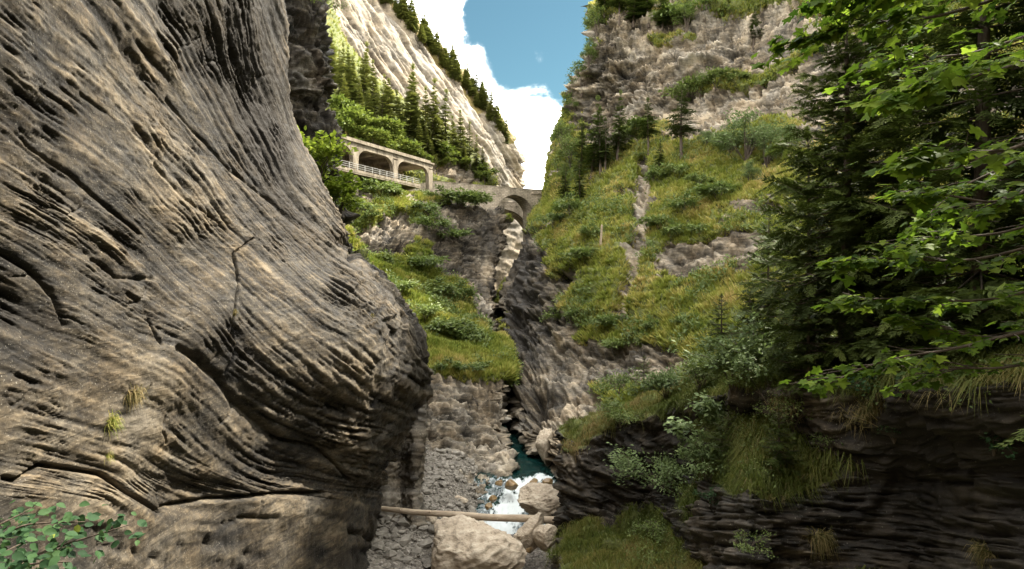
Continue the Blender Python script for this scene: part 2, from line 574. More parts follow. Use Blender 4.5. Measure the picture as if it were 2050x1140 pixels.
M['maple'] = leaf_material('maple', G_((0.0, (0.026, 0.055, 0.008)), (0.5, (0.095, 0.155, 0.014)), (1.0, (0.20, 0.26, 0.03))), 0.6, 0.55, 0.10)
M['sapling'] = leaf_material('sapling', G_((0.0, (0.095, 0.145, 0.016)), (0.5, (0.18, 0.24, 0.026)), (1.0, (0.28, 0.32, 0.05))), 0.55, 0.5, 0.2)  # maple leaf colour lightened, with backlight put into it
M['hazel'] = leaf_material('hazel', G_((0.0, (0.014, 0.032, 0.014)), (0.5, (0.030, 0.068, 0.026)), (0.9, (0.060, 0.11, 0.035)), (1.0, (0.23, 0.26, 0.04))), 0.6, 0.35, 0.12)
M['shrub'] = leaf_material('shrub', G_((0.0, (0.050, 0.080, 0.018)), (0.5, (0.110, 0.150, 0.034)), (1.0, (0.19, 0.22, 0.06))), 0.5, 0.35, 0.35)
M['grey_shrub'] = leaf_material('grey_shrub', G_((0.0, (0.060, 0.090, 0.032)), (0.5, (0.125, 0.170, 0.062)), (1.0, (0.21, 0.26, 0.105))), 0.55, 0.3, 0.2)
M['sun_shrub'] = leaf_material('sun_shrub', G_((0.0, (0.060, 0.090, 0.016)), (0.5, (0.13, 0.165, 0.028)), (1.0, (0.21, 0.23, 0.05))), 0.5, 0.35, 0.3)  # slightly lighter copy of the shrub leaves, sunlight put into the colour
M['grass'] = leaf_material('grass', G_((0.0, (0.125, 0.165, 0.026)), (0.42, (0.245, 0.260, 0.048)), (0.72, (0.34, 0.305, 0.08)), (1.0, (0.42, 0.31, 0.13))), 0.6, 0.3, 0.2)
M['moss_grass'] = leaf_material('moss_grass', G_((0.0, (0.040, 0.058, 0.010)), (0.45, (0.095, 0.110, 0.020)), (0.72, (0.17, 0.150, 0.042)), (1.0, (0.25, 0.175, 0.08))), 0.6, 0.3, 0.15)
M['dry_grass'] = leaf_material('dry_grass', G_((0.0, (0.055, 0.060, 0.016)), (0.5, (0.16, 0.13, 0.045)), (1.0, (0.31, 0.23, 0.11))), 0.65, 0.3, 0.2)
M['dark_iron'] = plain_material('dark_iron', [(0.3, (0.02, 0.02, 0.02)), (0.7, (0.05, 0.05, 0.045))], 3, 0.6, 0.002, 0.2)

# ------------------------------------------------------------------ the gorge: rock walls and slopes
def finish(name, G, sign, mat, tone, veg, stain_shade, label):
    me = grid_mesh(name, G, mat, {'tone': np.clip(tone, 0, 1), 'veg': np.clip(veg, 0, 1), 'stain_shade': np.clip(stain_shade, 0, 1)}, sign)
    o = link(name, me, kind='structure', label=label)
    u, v = proj(G)
    N, _ = normals(G, sign)
    return dict(o=o, G=G, N=N, u=u, v=v, veg=np.clip(veg, 0, 1), y=G[..., 1])
def carve(u, v, lines):
    o = np.zeros_like(u)
    for (pts, w, amp) in lines:
        best = np.full_like(u, 1e9)
        for (a, b), (c, d) in zip(pts[:-1], pts[1:]):
            dx, dy = c - a, d - b
            t = np.clip(((u - a) * dx + (v - b) * dy) / (dx * dx + dy * dy), 0, 1)
            best = np.minimum(best, (u - a - t * dx) ** 2 + (v - b - t * dy) ** 2)
        o -= amp * np.exp(-best / (w * w))
    return o

# --- the big striated wall on the left
VR = [-420, -200, 0, 200, 400, 500, 590, 660, 740, 850, 950, 1000, 1140, 1500]
ED = [540, 548, 560, 574, 655, 712, 795, 838, 853, 815, 768, 752, 752, 740]
YE = [21.5, 22, 22.8, 23.8, 25, 26, 26, 26, 26, 26.5, 27.5, 28, 28, 28]
rows = []
for v, e, ye in zip(VR, ED, YE):
    lean = 0.10 * max(0, 570 - v) / 570.0           # the upper wall hangs over the gorge a little
    r = [(-8.6 + 1.2 * lean, -14, (CY - v) / F * 11), (-8.8 + 1.2 * lean, 0.5, (CY - v) / F * 9.5)]
    for fr, y in ((-0.9, 6.3), (0.0, 10.0), (0.20, 12.0), (0.40, 14.6), (0.60, 17.4), (0.80, 20.6), (0.94, 23.4)):
        y2 = y * (1 - 1.3 * lean)
        r.append(P(e * fr, v, y2))
    r += [P(e, v, ye), P(e - 6, v, ye + 2.2), P(e - 40, v, ye + 7), P(e - 190, v, ye + 15)]
    rows.append(r)
rc = [14, 40, 62, 66, 66, 36, 36, 30, 34, 46, 42, 22, 52, 24]
rc = [int(c * 1.02) for c in rc]
G = net(rows, rc[:len(VR) - 1], [8, 14, 34, 84, 92, 92, 92, 92, 62, 34, 14, 12, 10][:len(rows[0]) - 1])
N, sg = normals(G)
u, v = proj(G)
front = G[..., 1] > 2.0
u = np.where(front, u, -2000); v = np.where(front, v, 570)
ang = idw(u, v, [(50, 50, 40), (300, 50, 57), (500, 100, 76), (550, 300, 68), (100, 250, 38), (300, 300, 50), (450, 350, 52), (600, 480, 46), (50, 450, 31),
                 (200, 500, 38), (400, 550, 43), (700, 580, 30), (0, 650, 28), (150, 700, 24), (300, 680, 28), (500, 680, 46), (600, 720, 40), (750, 680, 40),
                 (800, 750, 20), (100, 850, 15), (250, 830, 6), (400, 850, 52), (480, 900, 42), (600, 860, 25), (700, 900, 5), (100, 950, 10), (280, 980, 38),
                 (450, 1010, 4), (600, 980, 4), (720, 1000, 10), (100, 1080, -6), (300, 1080, 18), (400, 1100, -12), (600, 1080, 6), (720, 1100, 10), (840, 700, 70)])
ang = np.radians(ang + 9 * gnoise(np.stack([u / 90, v / 90, u * 0], -1), 5) + 5 * gnoise(np.stack([u / 30, v / 30, u * 0], -1), 6))
du, dv = np.cos(ang), np.sin(ang)
ur, uc = np.gradient(u, axis=0), np.gradient(u, axis=1)
vr, vc = np.gradient(v, axis=0), np.gradient(v, axis=1)
det = ur * vc - uc * vr
det = np.where(np.abs(det) < 1e-3, 1e-3, det)
dr = (du * vc - uc * dv) / det
dc = (ur * dv - du * vr) / det
ln = np.maximum(np.hypot(dr, dc), 1e-6)
dr = np.where(front, dr / ln, 0); dc = np.where(front, dc / ln, 1)
W = np.random.default_rng(11).normal(size=G.shape[:2]).astype(np.float32)
W2 = np.random.default_rng(12).normal(size=G.shape[:2]).astype(np.float32)
W3 = np.random.default_rng(13).normal(size=G.shape[:2]).astype(np.float32)
L1 = lic(blur(W, 0.6), dr, dc, 24)
L2 = lic(blur(W2, 1.05), dr, dc, 34)
L3 = lic(blur(W3, 3.4), dr, dc, 30, 1.6)
L4 = lic(blur(W[::-1].copy(), 14.0), dr, dc, 40, 2.5)
mod = sstep(-0.25, 0.65, fbm(np.stack([u / 130, v / 130, u * 0], -1), 3, 21))      # smooth and rough patches
mod = np.clip(mod + blobs(u, v, [(480, 560, 120, 70, 0, -.5), (330, 740, 60, 160, 30, -.5), (640, 1060, 130, 60, 0, -.6), (80, 1040, 120, 60, 0, -.4), (600, 800, 200, 90, 30, .5)]), 0.12, 1)
k = np.clip(G[..., 1] / 16, 0.5, 1.8)
big = blobs(u, v, [(360, 720, 230, 62, 121, 0.9), (530, 850, 190, 75, 52, -1.0), (60, 630, 170, 55, 32, -0.75), (650, 620, 120, 60, 30, 0.35), (470, 160, 60, 220, -12, -0.7),
                   (380, 1000, 120, 40, 20, -0.8), (600, 1000, 160, 55, 5, 0.5), (120, 1000, 160, 60, 8, 0.5), (180, 300, 300, 60, 45, 0.5), (300, 420, 300, 50, 47, -0.45),
                   (620, 380, 160, 35, 62, 0.5), (330, 130, 200, 36, 55, 0.45)])
cr = carve(u, v, [([(0, 956), (25, 962), (80, 930), (200, 950), (245, 985), (320, 1025)], 4.5, .26), ([(500, 480), (462, 510), (475, 560), (470, 640), (482, 700), (465, 750)], 1.8, .2),
                  ([(355, 700), (400, 722), (450, 762), (480, 812), (560, 880)], 9, .22), ([(400, 1052), (440, 1052), (480, 1036), (550, 1034)], 2.2, .14), ([(560, 885), (640, 900), (700, 960)], 4, .25),
                  ([(330, 1015), (420, 1000), (520, 990), (640, 985)], 4, .22), ([(0, 505), (60, 540), (110, 600), (135, 650)], 5, .12), ([(300, 640), (312, 668), (320, 690)], 2.5, .15),
                  ([(690, 480), (716, 492), (700, 520)], 7, .5), ([(180, 520), (230, 555), (300, 560)], 3, .10), ([(700, 1065), (735, 1075), (752, 1085)], 4, .3),
                  ([(60, 290), (140, 350), (210, 420), (270, 470)], 3, .10), ([(330, 200), (380, 260), (450, 330), (540, 400)], 3, .12), ([(300, 330), (360, 400), (420, 440)], 3, .08)])
L5 = lic(blur(W2[:, ::-1].copy(), 1.9), dr, dc, 20, 1.3)
q5 = L5 * 1.1 + .35 * gnoise(G * 1.1, 44)
beds = (np.floor(q5) + sstep(.0, .22, q5 - np.floor(q5)))
jr = np.random.default_rng(90)
joints = []
for _ in range(22):
    a0, b0 = jr.uniform(20, 760), jr.uniform(20, 1120)
    q0 = [(a0, b0)]
    th = jr.uniform(-.5, .5) + math.radians(115)
    for _k in range(4):
        a0 += math.cos(th) * jr.uniform(6, 20); b0 += math.sin(th) * jr.uniform(6, 20); th += jr.normal() * .5
        q0.append((a0, b0))
    joints.append((q0, jr.uniform(1.2, 2.2), jr.uniform(.03, .09)))
d = k * (0.034 * L1 * mod + 0.032 * L2 * mod + 0.024 * L3 + 0.030 * L4 + 0.034 * beds * mod - 0.13 * sstep(0.8, 1.5, -L2) * mod - 0.14 * sstep(0.8, 1.7, -L1) * mod - 0.06 * sstep(0.9, 1.8, -L3) * mod) + 0.30 * big + cr + carve(u, v, joints)
pn = G * 0.55
d = d + 0.26 * fbm(G * 0.2, 3, 31) + 0.04 * fbm(G * 2.2, 3, 32, .5, True) * k
d = d + (.16 * np.round(2.2 * gnoise(G * .6, 45)) + .12 * fbm(G * 1.4, 3, 46, .5, True)) * sstep(640, 790, u) * sstep(430, 560, v)
G2 = G + N * d[..., None]
big_t = 0.5 + 0.5 * fbm(G * 0.18, 3, 41)
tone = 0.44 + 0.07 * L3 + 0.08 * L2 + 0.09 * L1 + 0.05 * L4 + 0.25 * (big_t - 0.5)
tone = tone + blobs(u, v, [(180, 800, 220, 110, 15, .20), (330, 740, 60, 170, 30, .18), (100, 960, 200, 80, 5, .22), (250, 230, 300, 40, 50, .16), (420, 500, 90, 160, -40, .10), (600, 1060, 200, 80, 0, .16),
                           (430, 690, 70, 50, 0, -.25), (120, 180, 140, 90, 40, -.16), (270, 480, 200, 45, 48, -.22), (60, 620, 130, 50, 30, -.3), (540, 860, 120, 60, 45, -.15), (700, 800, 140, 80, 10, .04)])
stain_shade = blobs(u, v, [(505, 150, 70, 260, -8, .75), (400, 130, 45, 200, -28, .55), (560, 330, 45, 130, -15, .55), (650, 500, 50, 110, -45, .35), (830, 740, 30, 130, 0, .6), (60, 620, 120, 40, 30, .35), (480, 920, 110, 50, 45, .3)])  # water stains, plus shade painted on the nose underside and in hollows
stain_shade = 1.25 * stain_shade + 0.18 * L4 * (stain_shade > 0.05) - 0.25 * sstep(0.3, 2, L3)
TL = finish('cliff_left', G2, sg, M['near_rock'], tone, np.zeros_like(tone), stain_shade, 'huge striated grey-brown rock wall curving across the left foreground')

def rocky(G, N, amp=1.0, dip=(0, 0), seed=0, veg=None, blocky=1.0):
    """bedding, ledges and broken faces"""
    Q = rotv(rotv(G, 0, dip[0]), 1, dip[1])
    S = Q * np.array([0.16, 0.16, 0.85])
    d1 = -fbm(S, 5, seed + 1, 0.55, True)
    S2 = Q * np.array([0.05, 0.05, 0.16])
    d2 = fbm(S2, 3, seed + 2)
    b = Q[..., 2] * 0.42 + 0.9 * fbm(Q * 0.07, 3, seed + 3)
    saw = (b - np.floor(b))
    led = (saw ** 2) * blocky
    b2 = Q[..., 2] * 1.5 + 1.3 * fbm(Q * 0.16, 3, seed + 4)
    led2 = ((b2 - np.floor(b2)) ** 1.5) * blocky
    d3 = fbm(Q * 0.45, 4, seed + 5)
    c1 = sstep(.80, 1.0, 1 - np.abs(gnoise(Q * np.array([.11, .11, .55]) + .4 * d3[..., None], seed + 8)))
    c2 = sstep(.86, 1.0, 1 - np.abs(gnoise(Q * np.array([.30, .30, .07]) + .3 * d3[..., None], seed + 9)))
    c3 = sstep(.82, 1.0, 1 - np.abs(gnoise(Q * np.array([.35, .35, 1.7]) + .5 * d3[..., None], seed + 10)))
    blk = np.round(2.2 * gnoise(Q * np.array([.22, .22, .5]), seed + 12)) * .4
    rockd = 0.65 * d1 + 0.9 * led + 0.35 * led2 + 0.45 * d3 + blk - 0.8 * c1 - 0.7 * c2 - 0.4 * c3
    if veg is not None:
        soft = 0.7 * fbm(G * np.array([0.35, 0.35, 0.5]), 4, seed + 6) + 0.1
        cush = 0.42 * (1 - np.abs(gnoise(G * np.array([.55, .55, .9]), seed + 7))) + 0.2 * (1 - np.abs(gnoise(G * 1.4, seed + 17)))
        rockd = rockd * (1 - veg) + (soft + cush + 0.9 * led + .25 * led2) * veg
    return amp * (1.7 * rockd * (1 - 0.4 * (veg if veg is not None else 0)) - 0.95 * (1 - (veg if veg is not None else 0)) + 1.6 * d2)

# --- dark crag behind it, above the maple sapling
rows = []
for v, e in [(-260, 600), (-80, 615), (0, 638), (100, 664), (170, 671), (205, 660), (270, 688), (330, 694), (380, 688), (450, 700), (560, 760), (680, 800), (820, 830)]:
    y = 44 + (v > 440) * 2
    rows.append([P(360, v, 34), P(480, v, 38), P(560, v, 40.5), P(e - 45, v, y - 1.5), P(e, v, y), P(e - 4, v, y + 3), P(e - 30, v, y + 14), P(e - 150, v, y + 30)])
G = net(rows, [6, 16, 24, 16, 11, 16, 16, 14, 18, 20, 12, 6], [5, 22, 44, 36, 14, 12, 6])
N, sg = normals(G)
u, v = proj(G)
veg = sstep(430, 520, v) * 0.6 + blobs(u, v, [(640, 10, 40, 20, 0, .3)])
LB = flow_layers(G, idw(u, v, [(600, 100, 30), (620, 160, 18), (600, 300, 25), (660, 350, 40)]), 61)
d = rocky(G, N, 0.40, (10, 20), 60) + .55 * bedded(LB, G, 62)
G2 = G + N * d[..., None]
tone = 0.42 + .06 * LB[0] + .06 * LB[1] + 0.18 * fbm(G * 0.2, 3, 71) + blobs(u, v, [(620, 150, 60, 50, 0, .3), (600, 300, 60, 50, 0, .1)])
TB = finish('crag_left', G2, sg, M['dark_rock'], tone, veg, 0 * tone, 'dark jagged crag between the striated wall and the road gallery')

# --- slope on the left bank, from the river up to the road
rows = []
spec = [  # v, slot edge u, edge Y, Y at u=640, Y at 60 percent, wrap (u, Y)
    (352, 1000, 130, 112, 122, (990, 150)), (383, 996, 117, 97, 110, (985, 150)), (440, 1010, 112, 88, 103, (985, 150)), (480, 1010, 109, 82, 97, (970, 150)), (540, 992, 103, 75, 90, (960, 150)),
    (600, 990, 95, 68, 82, (996, 128)), (660, 984, 84, 62, 72, (1012, 120)), (715, 1008, 68, 56, 62, (1022, 110)), (765, 1012, 57, 52, 54.5, (1020, 100)),
    (850, 1014, 51.5, 46, 48.5, (1014, 90)), (900, 1020, 48, 44, 46, (1016, 80)), (932, 1034, 45, 42, 44, (1016, 75)), (975, 1000, 42, 39, 41, (990, 70)), (1040, 980, 39, 36, 38.5, (960, 66))]
for v, e, ye, y0, ym, (wu, wy) in spec:
    if v < 385:
        vs = [372, 375, 381, 394, 413, 426, 426, 426, 426] if v == 383 else [402, 402, 402, 406, 424, 436, 436, 436, 436]
        rows.append([P(a, b, c) for a, b, c in zip([520, 640, 640 + (e - 640) * .3, 640 + (e - 640) * .6, 640 + (e - 640) * .86, e, e - 3, wu, wu - 60], vs, [y0 - 4, y0, y0 + (ym - y0) * .5, ym, ym + (ye - ym) * .62, ye, ye + 8, wy, wy + 30])])
        continue
    rows.append([P(520, v, y0 - 4), P(640, v, y0), P(640 + (e - 640) * 0.3, v, y0 + (ym - y0) * 0.5), P(640 + (e - 640) * 0.6, v, ym), P(640 + (e - 640) * 0.86, v, ym + (ye - ym) * 0.62), P(e, v, ye), P(e - 3 + 0.15 * (wu - e), v, ye + (wy - ye) * 0.25), P(wu, v, wy), P(wu - 60, v, wy + 30)])
G = net(rows, [10, 34, 26, 38, 38, 38, 36, 34, 46, 30, 20, 16, 16], [8, 60, 60, 56, 36, 16, 12, 6])
N, sg = normals(G)
u, v = proj(G)
nz = fbm(G * np.array([.12, .12, .2]), 4, 81)
veg = 0.62 + 0.55 * nz + .30 * fbm(G * np.array([.5, .5, 1.1]), 3, 83) + blobs(u, v, [(930, 470, 75, 60, 20, -1.1), (980, 520, 30, 100, 0, -1.1), (890, 540, 60, 25, 20, -.5), (930, 850, 140, 80, 0, -1.6), (930, 930, 150, 60, 0, -1.4), (985, 640, 14, 60, 0, -1.0),
                                      (775, 480, 40, 55, 35, -.75), (735, 400, 40, 16, 20, -.45), (850, 660, 90, 20, 8, .5), (930, 720, 110, 40, 5, .6), (840, 560, 70, 60, 0, .5), (780, 430, 60, 30, 20, .3), (900, 620, 60, 40, 0, .3), (960, 590, 30, 40, 0, -.4)])
veg = sstep(0.42, 0.62, veg) * (np.linspace(0, 1, G.shape[1]) < 0.93)[None] * sstep(800, 775, v)
LC = flow_layers(G, idw(u, v, [(930, 470, 14), (980, 520, 70), (930, 850, 6), (870, 900, 14), (1000, 900, 4), (775, 480, -42), (900, 550, 25), (985, 650, 80), (1015, 820, 80)]), 91)
d = rocky(G, N, 0.55, (4, -14), 90, veg) + .85 * bedded(LC, G, 92) * (1 - veg) * (1 - .7 * blobs(u, v, [(765, 470, 70, 60, 0, 1)]))
vis = (u > 0) & (u < 2050) & (v > 380) & (v < 1000) & (veg < .5)
d = d - .75 * d[vis].mean()
keep = np.clip(1 - 0.85 * sstep(425, 395, v) - 0.75 * blobs(u, v, [(985, 540, 45, 110, 0, 1.0)]), .1, 1)
G2 = G + N * ((d * np.clip(G[..., 1] / 75, 0.6, 1.3)) * keep)[..., None]
tone = 0.43 + .07 * LC[0] + .08 * LC[1] + .05 * LC[2] + 0.22 * fbm(G * 0.13, 4, 95) + blobs(u, v, [(930, 880, 150, 90, 0, .06), (760, 470, 60, 60, 0, .02), (975, 540, 14, 40, 0, .3), (1015, 820, 14, 110, 0, .12)])
stain_shade = blobs(u, v, [(940, 470, 80, 60, 10, .42), (985, 490, 30, 60, 0, .5), (1000, 700, 20, 60, 0, .3), (900, 550, 60, 20, 15, .35)])  # deep shadow painted on the overhung crag and along the slot
TC = finish('slope_left', G2, sg, M['gorge_rock'], tone, veg, stain_shade, 'grassy rock slope rising from the river to the road on the left bank')

# --- strip of crumbling bank under the nose of the wall
rows = []
for v, e, y in [(760, 850, 35), (850, 838, 34), (900, 836, 33), (960, 830, 32.3), (1040, 836, 31), (1100, 846, 30), (1160, 850, 29), (1320, 860, 27)]:
    rows.append([P(560, v, y), P(700, v, y + .5), P(765, v, y + .2), P(805, v, y + .8), P(e, v, y), P(e + 2, v, y + 2.2), P(e - 10, v, y + 8), P(e - 60, v, y + 14)])
G = net(rows, [28, 24, 28, 34, 26, 20, 10], [6, 32, 34, 34, 14, 10, 6])
N, sg = normals(G)
u, v = proj(G)
d = 0.5 * fbm(G * 0.5, 5, 102, 0.6) + 0.35 * fbm(rotv(G, 1, 25) * np.array([.7, .7, 1.6]), 4, 103, .55, True) + 0.16 * fbm(G * 2.5, 3, 104, .5, True)
veg = sstep(.45, .7, 0.3 + 0.5 * fbm(G * .5, 3, 105) + blobs(u, v, [(760, 1120, 30, 30, 0, .3)]))
TS = finish('bank_left', G + N * d[..., None], sg, M['gorge_rock'], 0.40 + 0.25 * fbm(G * .5, 3, 106), veg, 0 * u, 'crumbling grey-brown river bank below the striated wall')

# --- the steep right bank, from the slot up to the high cliffs
rows = []
spec = [  # v, list of (u, Y)
    (-1500, [(1230, 122), (1330, 116), (1470, 110), (1630, 104), (1850, 95), (2300, 84), (3200, 70)]),
    (-500, [(1215, 116), (1320, 111), (1460, 105), (1620, 97), (1830, 86), (2250, 72), (3100, 52)]),
    (-150, [(1200, 112), (1300, 107), (1450, 101), (1600, 92), (1800, 78), (2200, 62), (3000, 40)]),
    (0, [(1196, 109), (1300, 104), (1450, 97), (1600, 88), (1800, 73), (2200, 56), (3000, 36)]),
    (60, [(1180, 108), (1290, 102), (1450, 93), (1600, 84), (1800, 69), (2200, 52), (3000, 34)]),
    (130, [(1160, 108), (1280, 100), (1440, 91), (1600, 80), (1800, 65), (2200, 48), (3000, 32)]),
    (200, [(1134, 111), (1270, 99), (1430, 89), (1600, 76), (1800, 61), (2200, 45), (3000, 30)]),
    (270, [(1116, 114), (1250, 96), (1410, 84), (1590, 71), (1800, 57), (2200, 42), (3000, 28)]),
    (330, [(1110, 117), (1235, 91), (1400, 78), (1580, 66), (1800, 53), (2200, 39), (3000, 26)]),
    (390, [(1096, 119), (1215, 86), (1380, 73), (1570, 61), (1800, 48), (2200, 36), (3000, 24)]),
    (445, [(1068, 114), (1190, 80), (1360, 68), (1560, 56), (1800, 44), (2200, 33), (3000, 22)]),
    (520, [(1033, 105), (1165, 74), (1340, 63), (1550, 51), (1800, 40), (2200, 30), (3000, 20)]),
    (600, [(1007, 95), (1150, 69), (1320, 58), (1530, 46), (1800, 35), (2200, 26), (3000, 18)]),
    (680, [(1010, 79), (1150, 64), (1310, 53), (1510, 41), (1800, 31), (2200, 23), (3000, 16)]),
    (760, [(1020, 64), (1150, 56), (1300, 47), (1490, 36), (1800, 26), (2200, 20), (3000, 15)]),
    (850, [(1030, 54), (1140, 47), (1280, 41), (1460, 33), (1800, 24), (2200, 18), (3000, 14)]),
    (900, [(1074, 49.5), (1140, 43.5), (1270, 38), (1450, 31), (1800, 23), (2200, 17), (3000, 13)]),
    (950, [(1116, 44), (1150, 40.5), (1260, 35.5), (1440, 29), (1800, 22), (2200, 16), (3000, 12)]),
    (1050, [(1128, 37.5), (1165, 35), (1260, 32), (1440, 27), (1800, 21), (2200, 15), (3000, 12)]),
    (1160, [(1132, 33), (1170, 31), (1260, 28.5), (1440, 25), (1800, 20), (2200, 15), (3000, 12)])]
for v, cols in spec:
    (e, ye) = cols[0]
    back = [P(e + 60, v, ye + 60), P(e + (4 if v < 450 else 2), v, ye + 20), P(e + 1, v, ye + 6)]
    mid = []
    for (a, b) in zip(cols[:-1], cols[1:]):
        mid.append(P(a[0], v, a[1]))
    mid.append(P(cols[-1][0], v, cols[-1][1]))
    first = P(e + (cols[1][0] - e) * 0.28, v, ye + (cols[1][1] - ye) * 0.45)
    rows.append(back + mid[:1] + [first] + mid[1:])
# the clifftop runs back as high ground
for k_, (dx, dy, zt) in ((1, (5, 6, 60)), (0, (45, 25, 74))):
    for c_ in range(0, 8):
        bx_, by_, bz_ = rows[2][c_]
        w_ = [1, 1, 1, 1, 1, 1, 1, .55][c_]
        ox, oy, oz = rows[k_][c_]
        rows[k_][c_] = (ox + (bx_ + dx - ox) * w_, oy + (by_ + dy - oy) * w_, oz + (zt - oz) * w_)
for c_ in range(0, 8):
    bx_, by_, bz_ = rows[2][c_]
    rows[2][c_] = (bx_, by_, min(bz_, 58.0))
# behind the viewer the bank goes on
for r in rows:
    x, y, z = r[-1]
    r.append((x + 4, y - 50, z))
RC = [8, 10, 18, 22, 26, 26, 26, 26, 26, 26, 28, 34, 36, 36, 40, 28, 22, 28, 14]
G = net(rows, RC, [4, 8, 10, 34, 66, 84, 74, 44, 16, 8, 6])
N, sg = normals(G)
u, v = proj(G)
uu = np.where(G[..., 1] > 2, u, 5000)
nz = fbm(G * np.array([.10, .10, .22]), 4, 111)
vegb = 0.60 + 0.60 * nz + .34 * fbm(G * np.array([.45, .45, 1.2]), 3, 113) + blobs(uu, v, [
    (1060, 560, 45, 130, -12, -.9), (1050, 720, 60, 90, 0, -.9), (1080, 830, 80, 90, 0, -1.2), (1160, 750, 90, 45, 0, -.8), (1270, 730, 110, 40, 5, -.9), (1400, 525, 85, 28, -12, -1.0), (1130, 660, 40, 40, 0, -.4),
    (1150, 560, 25, 60, 0, -.3), (1250, 140, 90, 85, 0, -1.5), (1215, 200, 50, 70, 0, -.9), (1440, 120, 150, 60, -20, -1.3), (1600, 180, 120, 70, -25, -1.2), (1390, 240, 60, 40, -30, -.8), (1330, 190, 60, 40, 0, -.6),
    (1350, 60, 60, 40, 0, -.3), (1500, 60, 80, 40, -25, -1.0), (1200, 480, 70, 90, 0, .35), (1330, 620, 130, 50, 0, .6), (1230, 560, 60, 60, 0, .3), (1400, 420, 90, 60, 0, .4), (1330, 340, 110, 40, 0, .5), (1420, 160, 90, 24, -18, 1.1), (1560, 110, 90, 14, -25, .9), (1330, 70, 60, 14, -10, .8), (1300, 250, 60, 14, -10, .9), (1560, 240, 90, 20, -25, .9), (1240, 90, 50, 8, 10, .7),
    (1480, 150, 40, 20, 0, .3), (1120, 390, 50, 50, 0, .3), (1190, 790, 90, 18, -10, .2), (1160, 860, 60, 60, 0, -.8), (1170, 620, 50, 20, 0, .4), (1210, 655, 40, 20, 0, .4)])
talus = -carve(uu, v, [([(1288, 330), (1292, 380), (1285, 430), (1288, 470), (1272, 510), (1268, 560), (1250, 605), (1248, 640)], 11, 1.0)])
Qv = rotv(rotv(G, 0, -6), 1, 16)
bv = Qv[..., 2] * 0.42 + 0.9 * fbm(Qv * 0.07, 3, 123)
vegb = vegb + .38 * (.45 - (bv - np.floor(bv))) * sstep(-.15, .25, gnoise(G * .09, 117))
vegb = vegb - 2.6 * talus
veg = sstep(0.42, 0.62, vegb) * (1 - sstep(840, 865, v) * sstep(1260, 1180, uu))
hi = sstep(300, 200, v)
LR = flow_layers(G, idw(np.clip(u, -3000, 5000), v, [(1050, 560, 52), (1040, 700, 62), (1090, 830, 45), (1160, 740, 12), (1280, 730, 2), (1400, 525, -6), (1240, 130, 8), (1300, 200, -25), (1440, 120, -38), (1600, 170, -34), (1390, 240, -12), (1270, 500, 80), (1500, 300, -25)]), 121)
d = rocky(G, N, 0.55, (-6, 16), 120, veg) + .9 * bedded(LR, G, 122) * (1 - veg)
Q = rotv(rotv(G, 1, 25), 0, -10)
d = d - hi * (3.0 * fbm(Q * np.array([.05, .05, .11]), 3, 191, .5, True) + 0.6 * fbm(Q * np.array([.12, .12, .4]), 2, 192, .5, True)) - 1.0 * talus
hole = blobs(uu, v, [(1252, 172, 17, 13, -25, 1.0)])
cave = blobs(uu, v, [(1070, 815, 26, 45, 0, 1.0)])
vis = (uu > 1000) & (uu < 1500) & (v > 400) & (v < 950) & (veg < .5)
d = d - .75 * d[vis].mean()
keep = np.clip(1 - 0.8 * blobs(uu, v, [(1015, 520, 40, 110, -8, 1.0), (1080, 400, 30, 40, 0, .9)]), .1, 1)
G2 = G + N * ((d * np.clip(G[..., 1] / 70, 0.45, 1.25)) * keep - 2.5 * cave - 7.0 * hole ** 2)[..., None]
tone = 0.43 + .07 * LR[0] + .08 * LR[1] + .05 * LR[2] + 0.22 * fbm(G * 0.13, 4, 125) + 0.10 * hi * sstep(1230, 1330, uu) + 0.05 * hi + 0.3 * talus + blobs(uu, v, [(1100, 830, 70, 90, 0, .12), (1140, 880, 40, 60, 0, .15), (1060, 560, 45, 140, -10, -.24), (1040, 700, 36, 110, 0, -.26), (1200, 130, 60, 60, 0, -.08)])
stain_shade = blobs(uu, v, [(1040, 560, 36, 130, -10, .5), (1035, 710, 32, 110, 0, .45), (1020, 650, 22, 110, 0, .4), (1040, 520, 25, 60, -10, .25), (1075, 810, 22, 36, 0, .6)])  # darkens the slot flank; shade of slot and cave painted in
TR = finish('slope_right', G2, sg, M['gorge_rock'], tone, veg, stain_shade, 'steep right bank of grass terraces, rock bands and high pale cliffs')

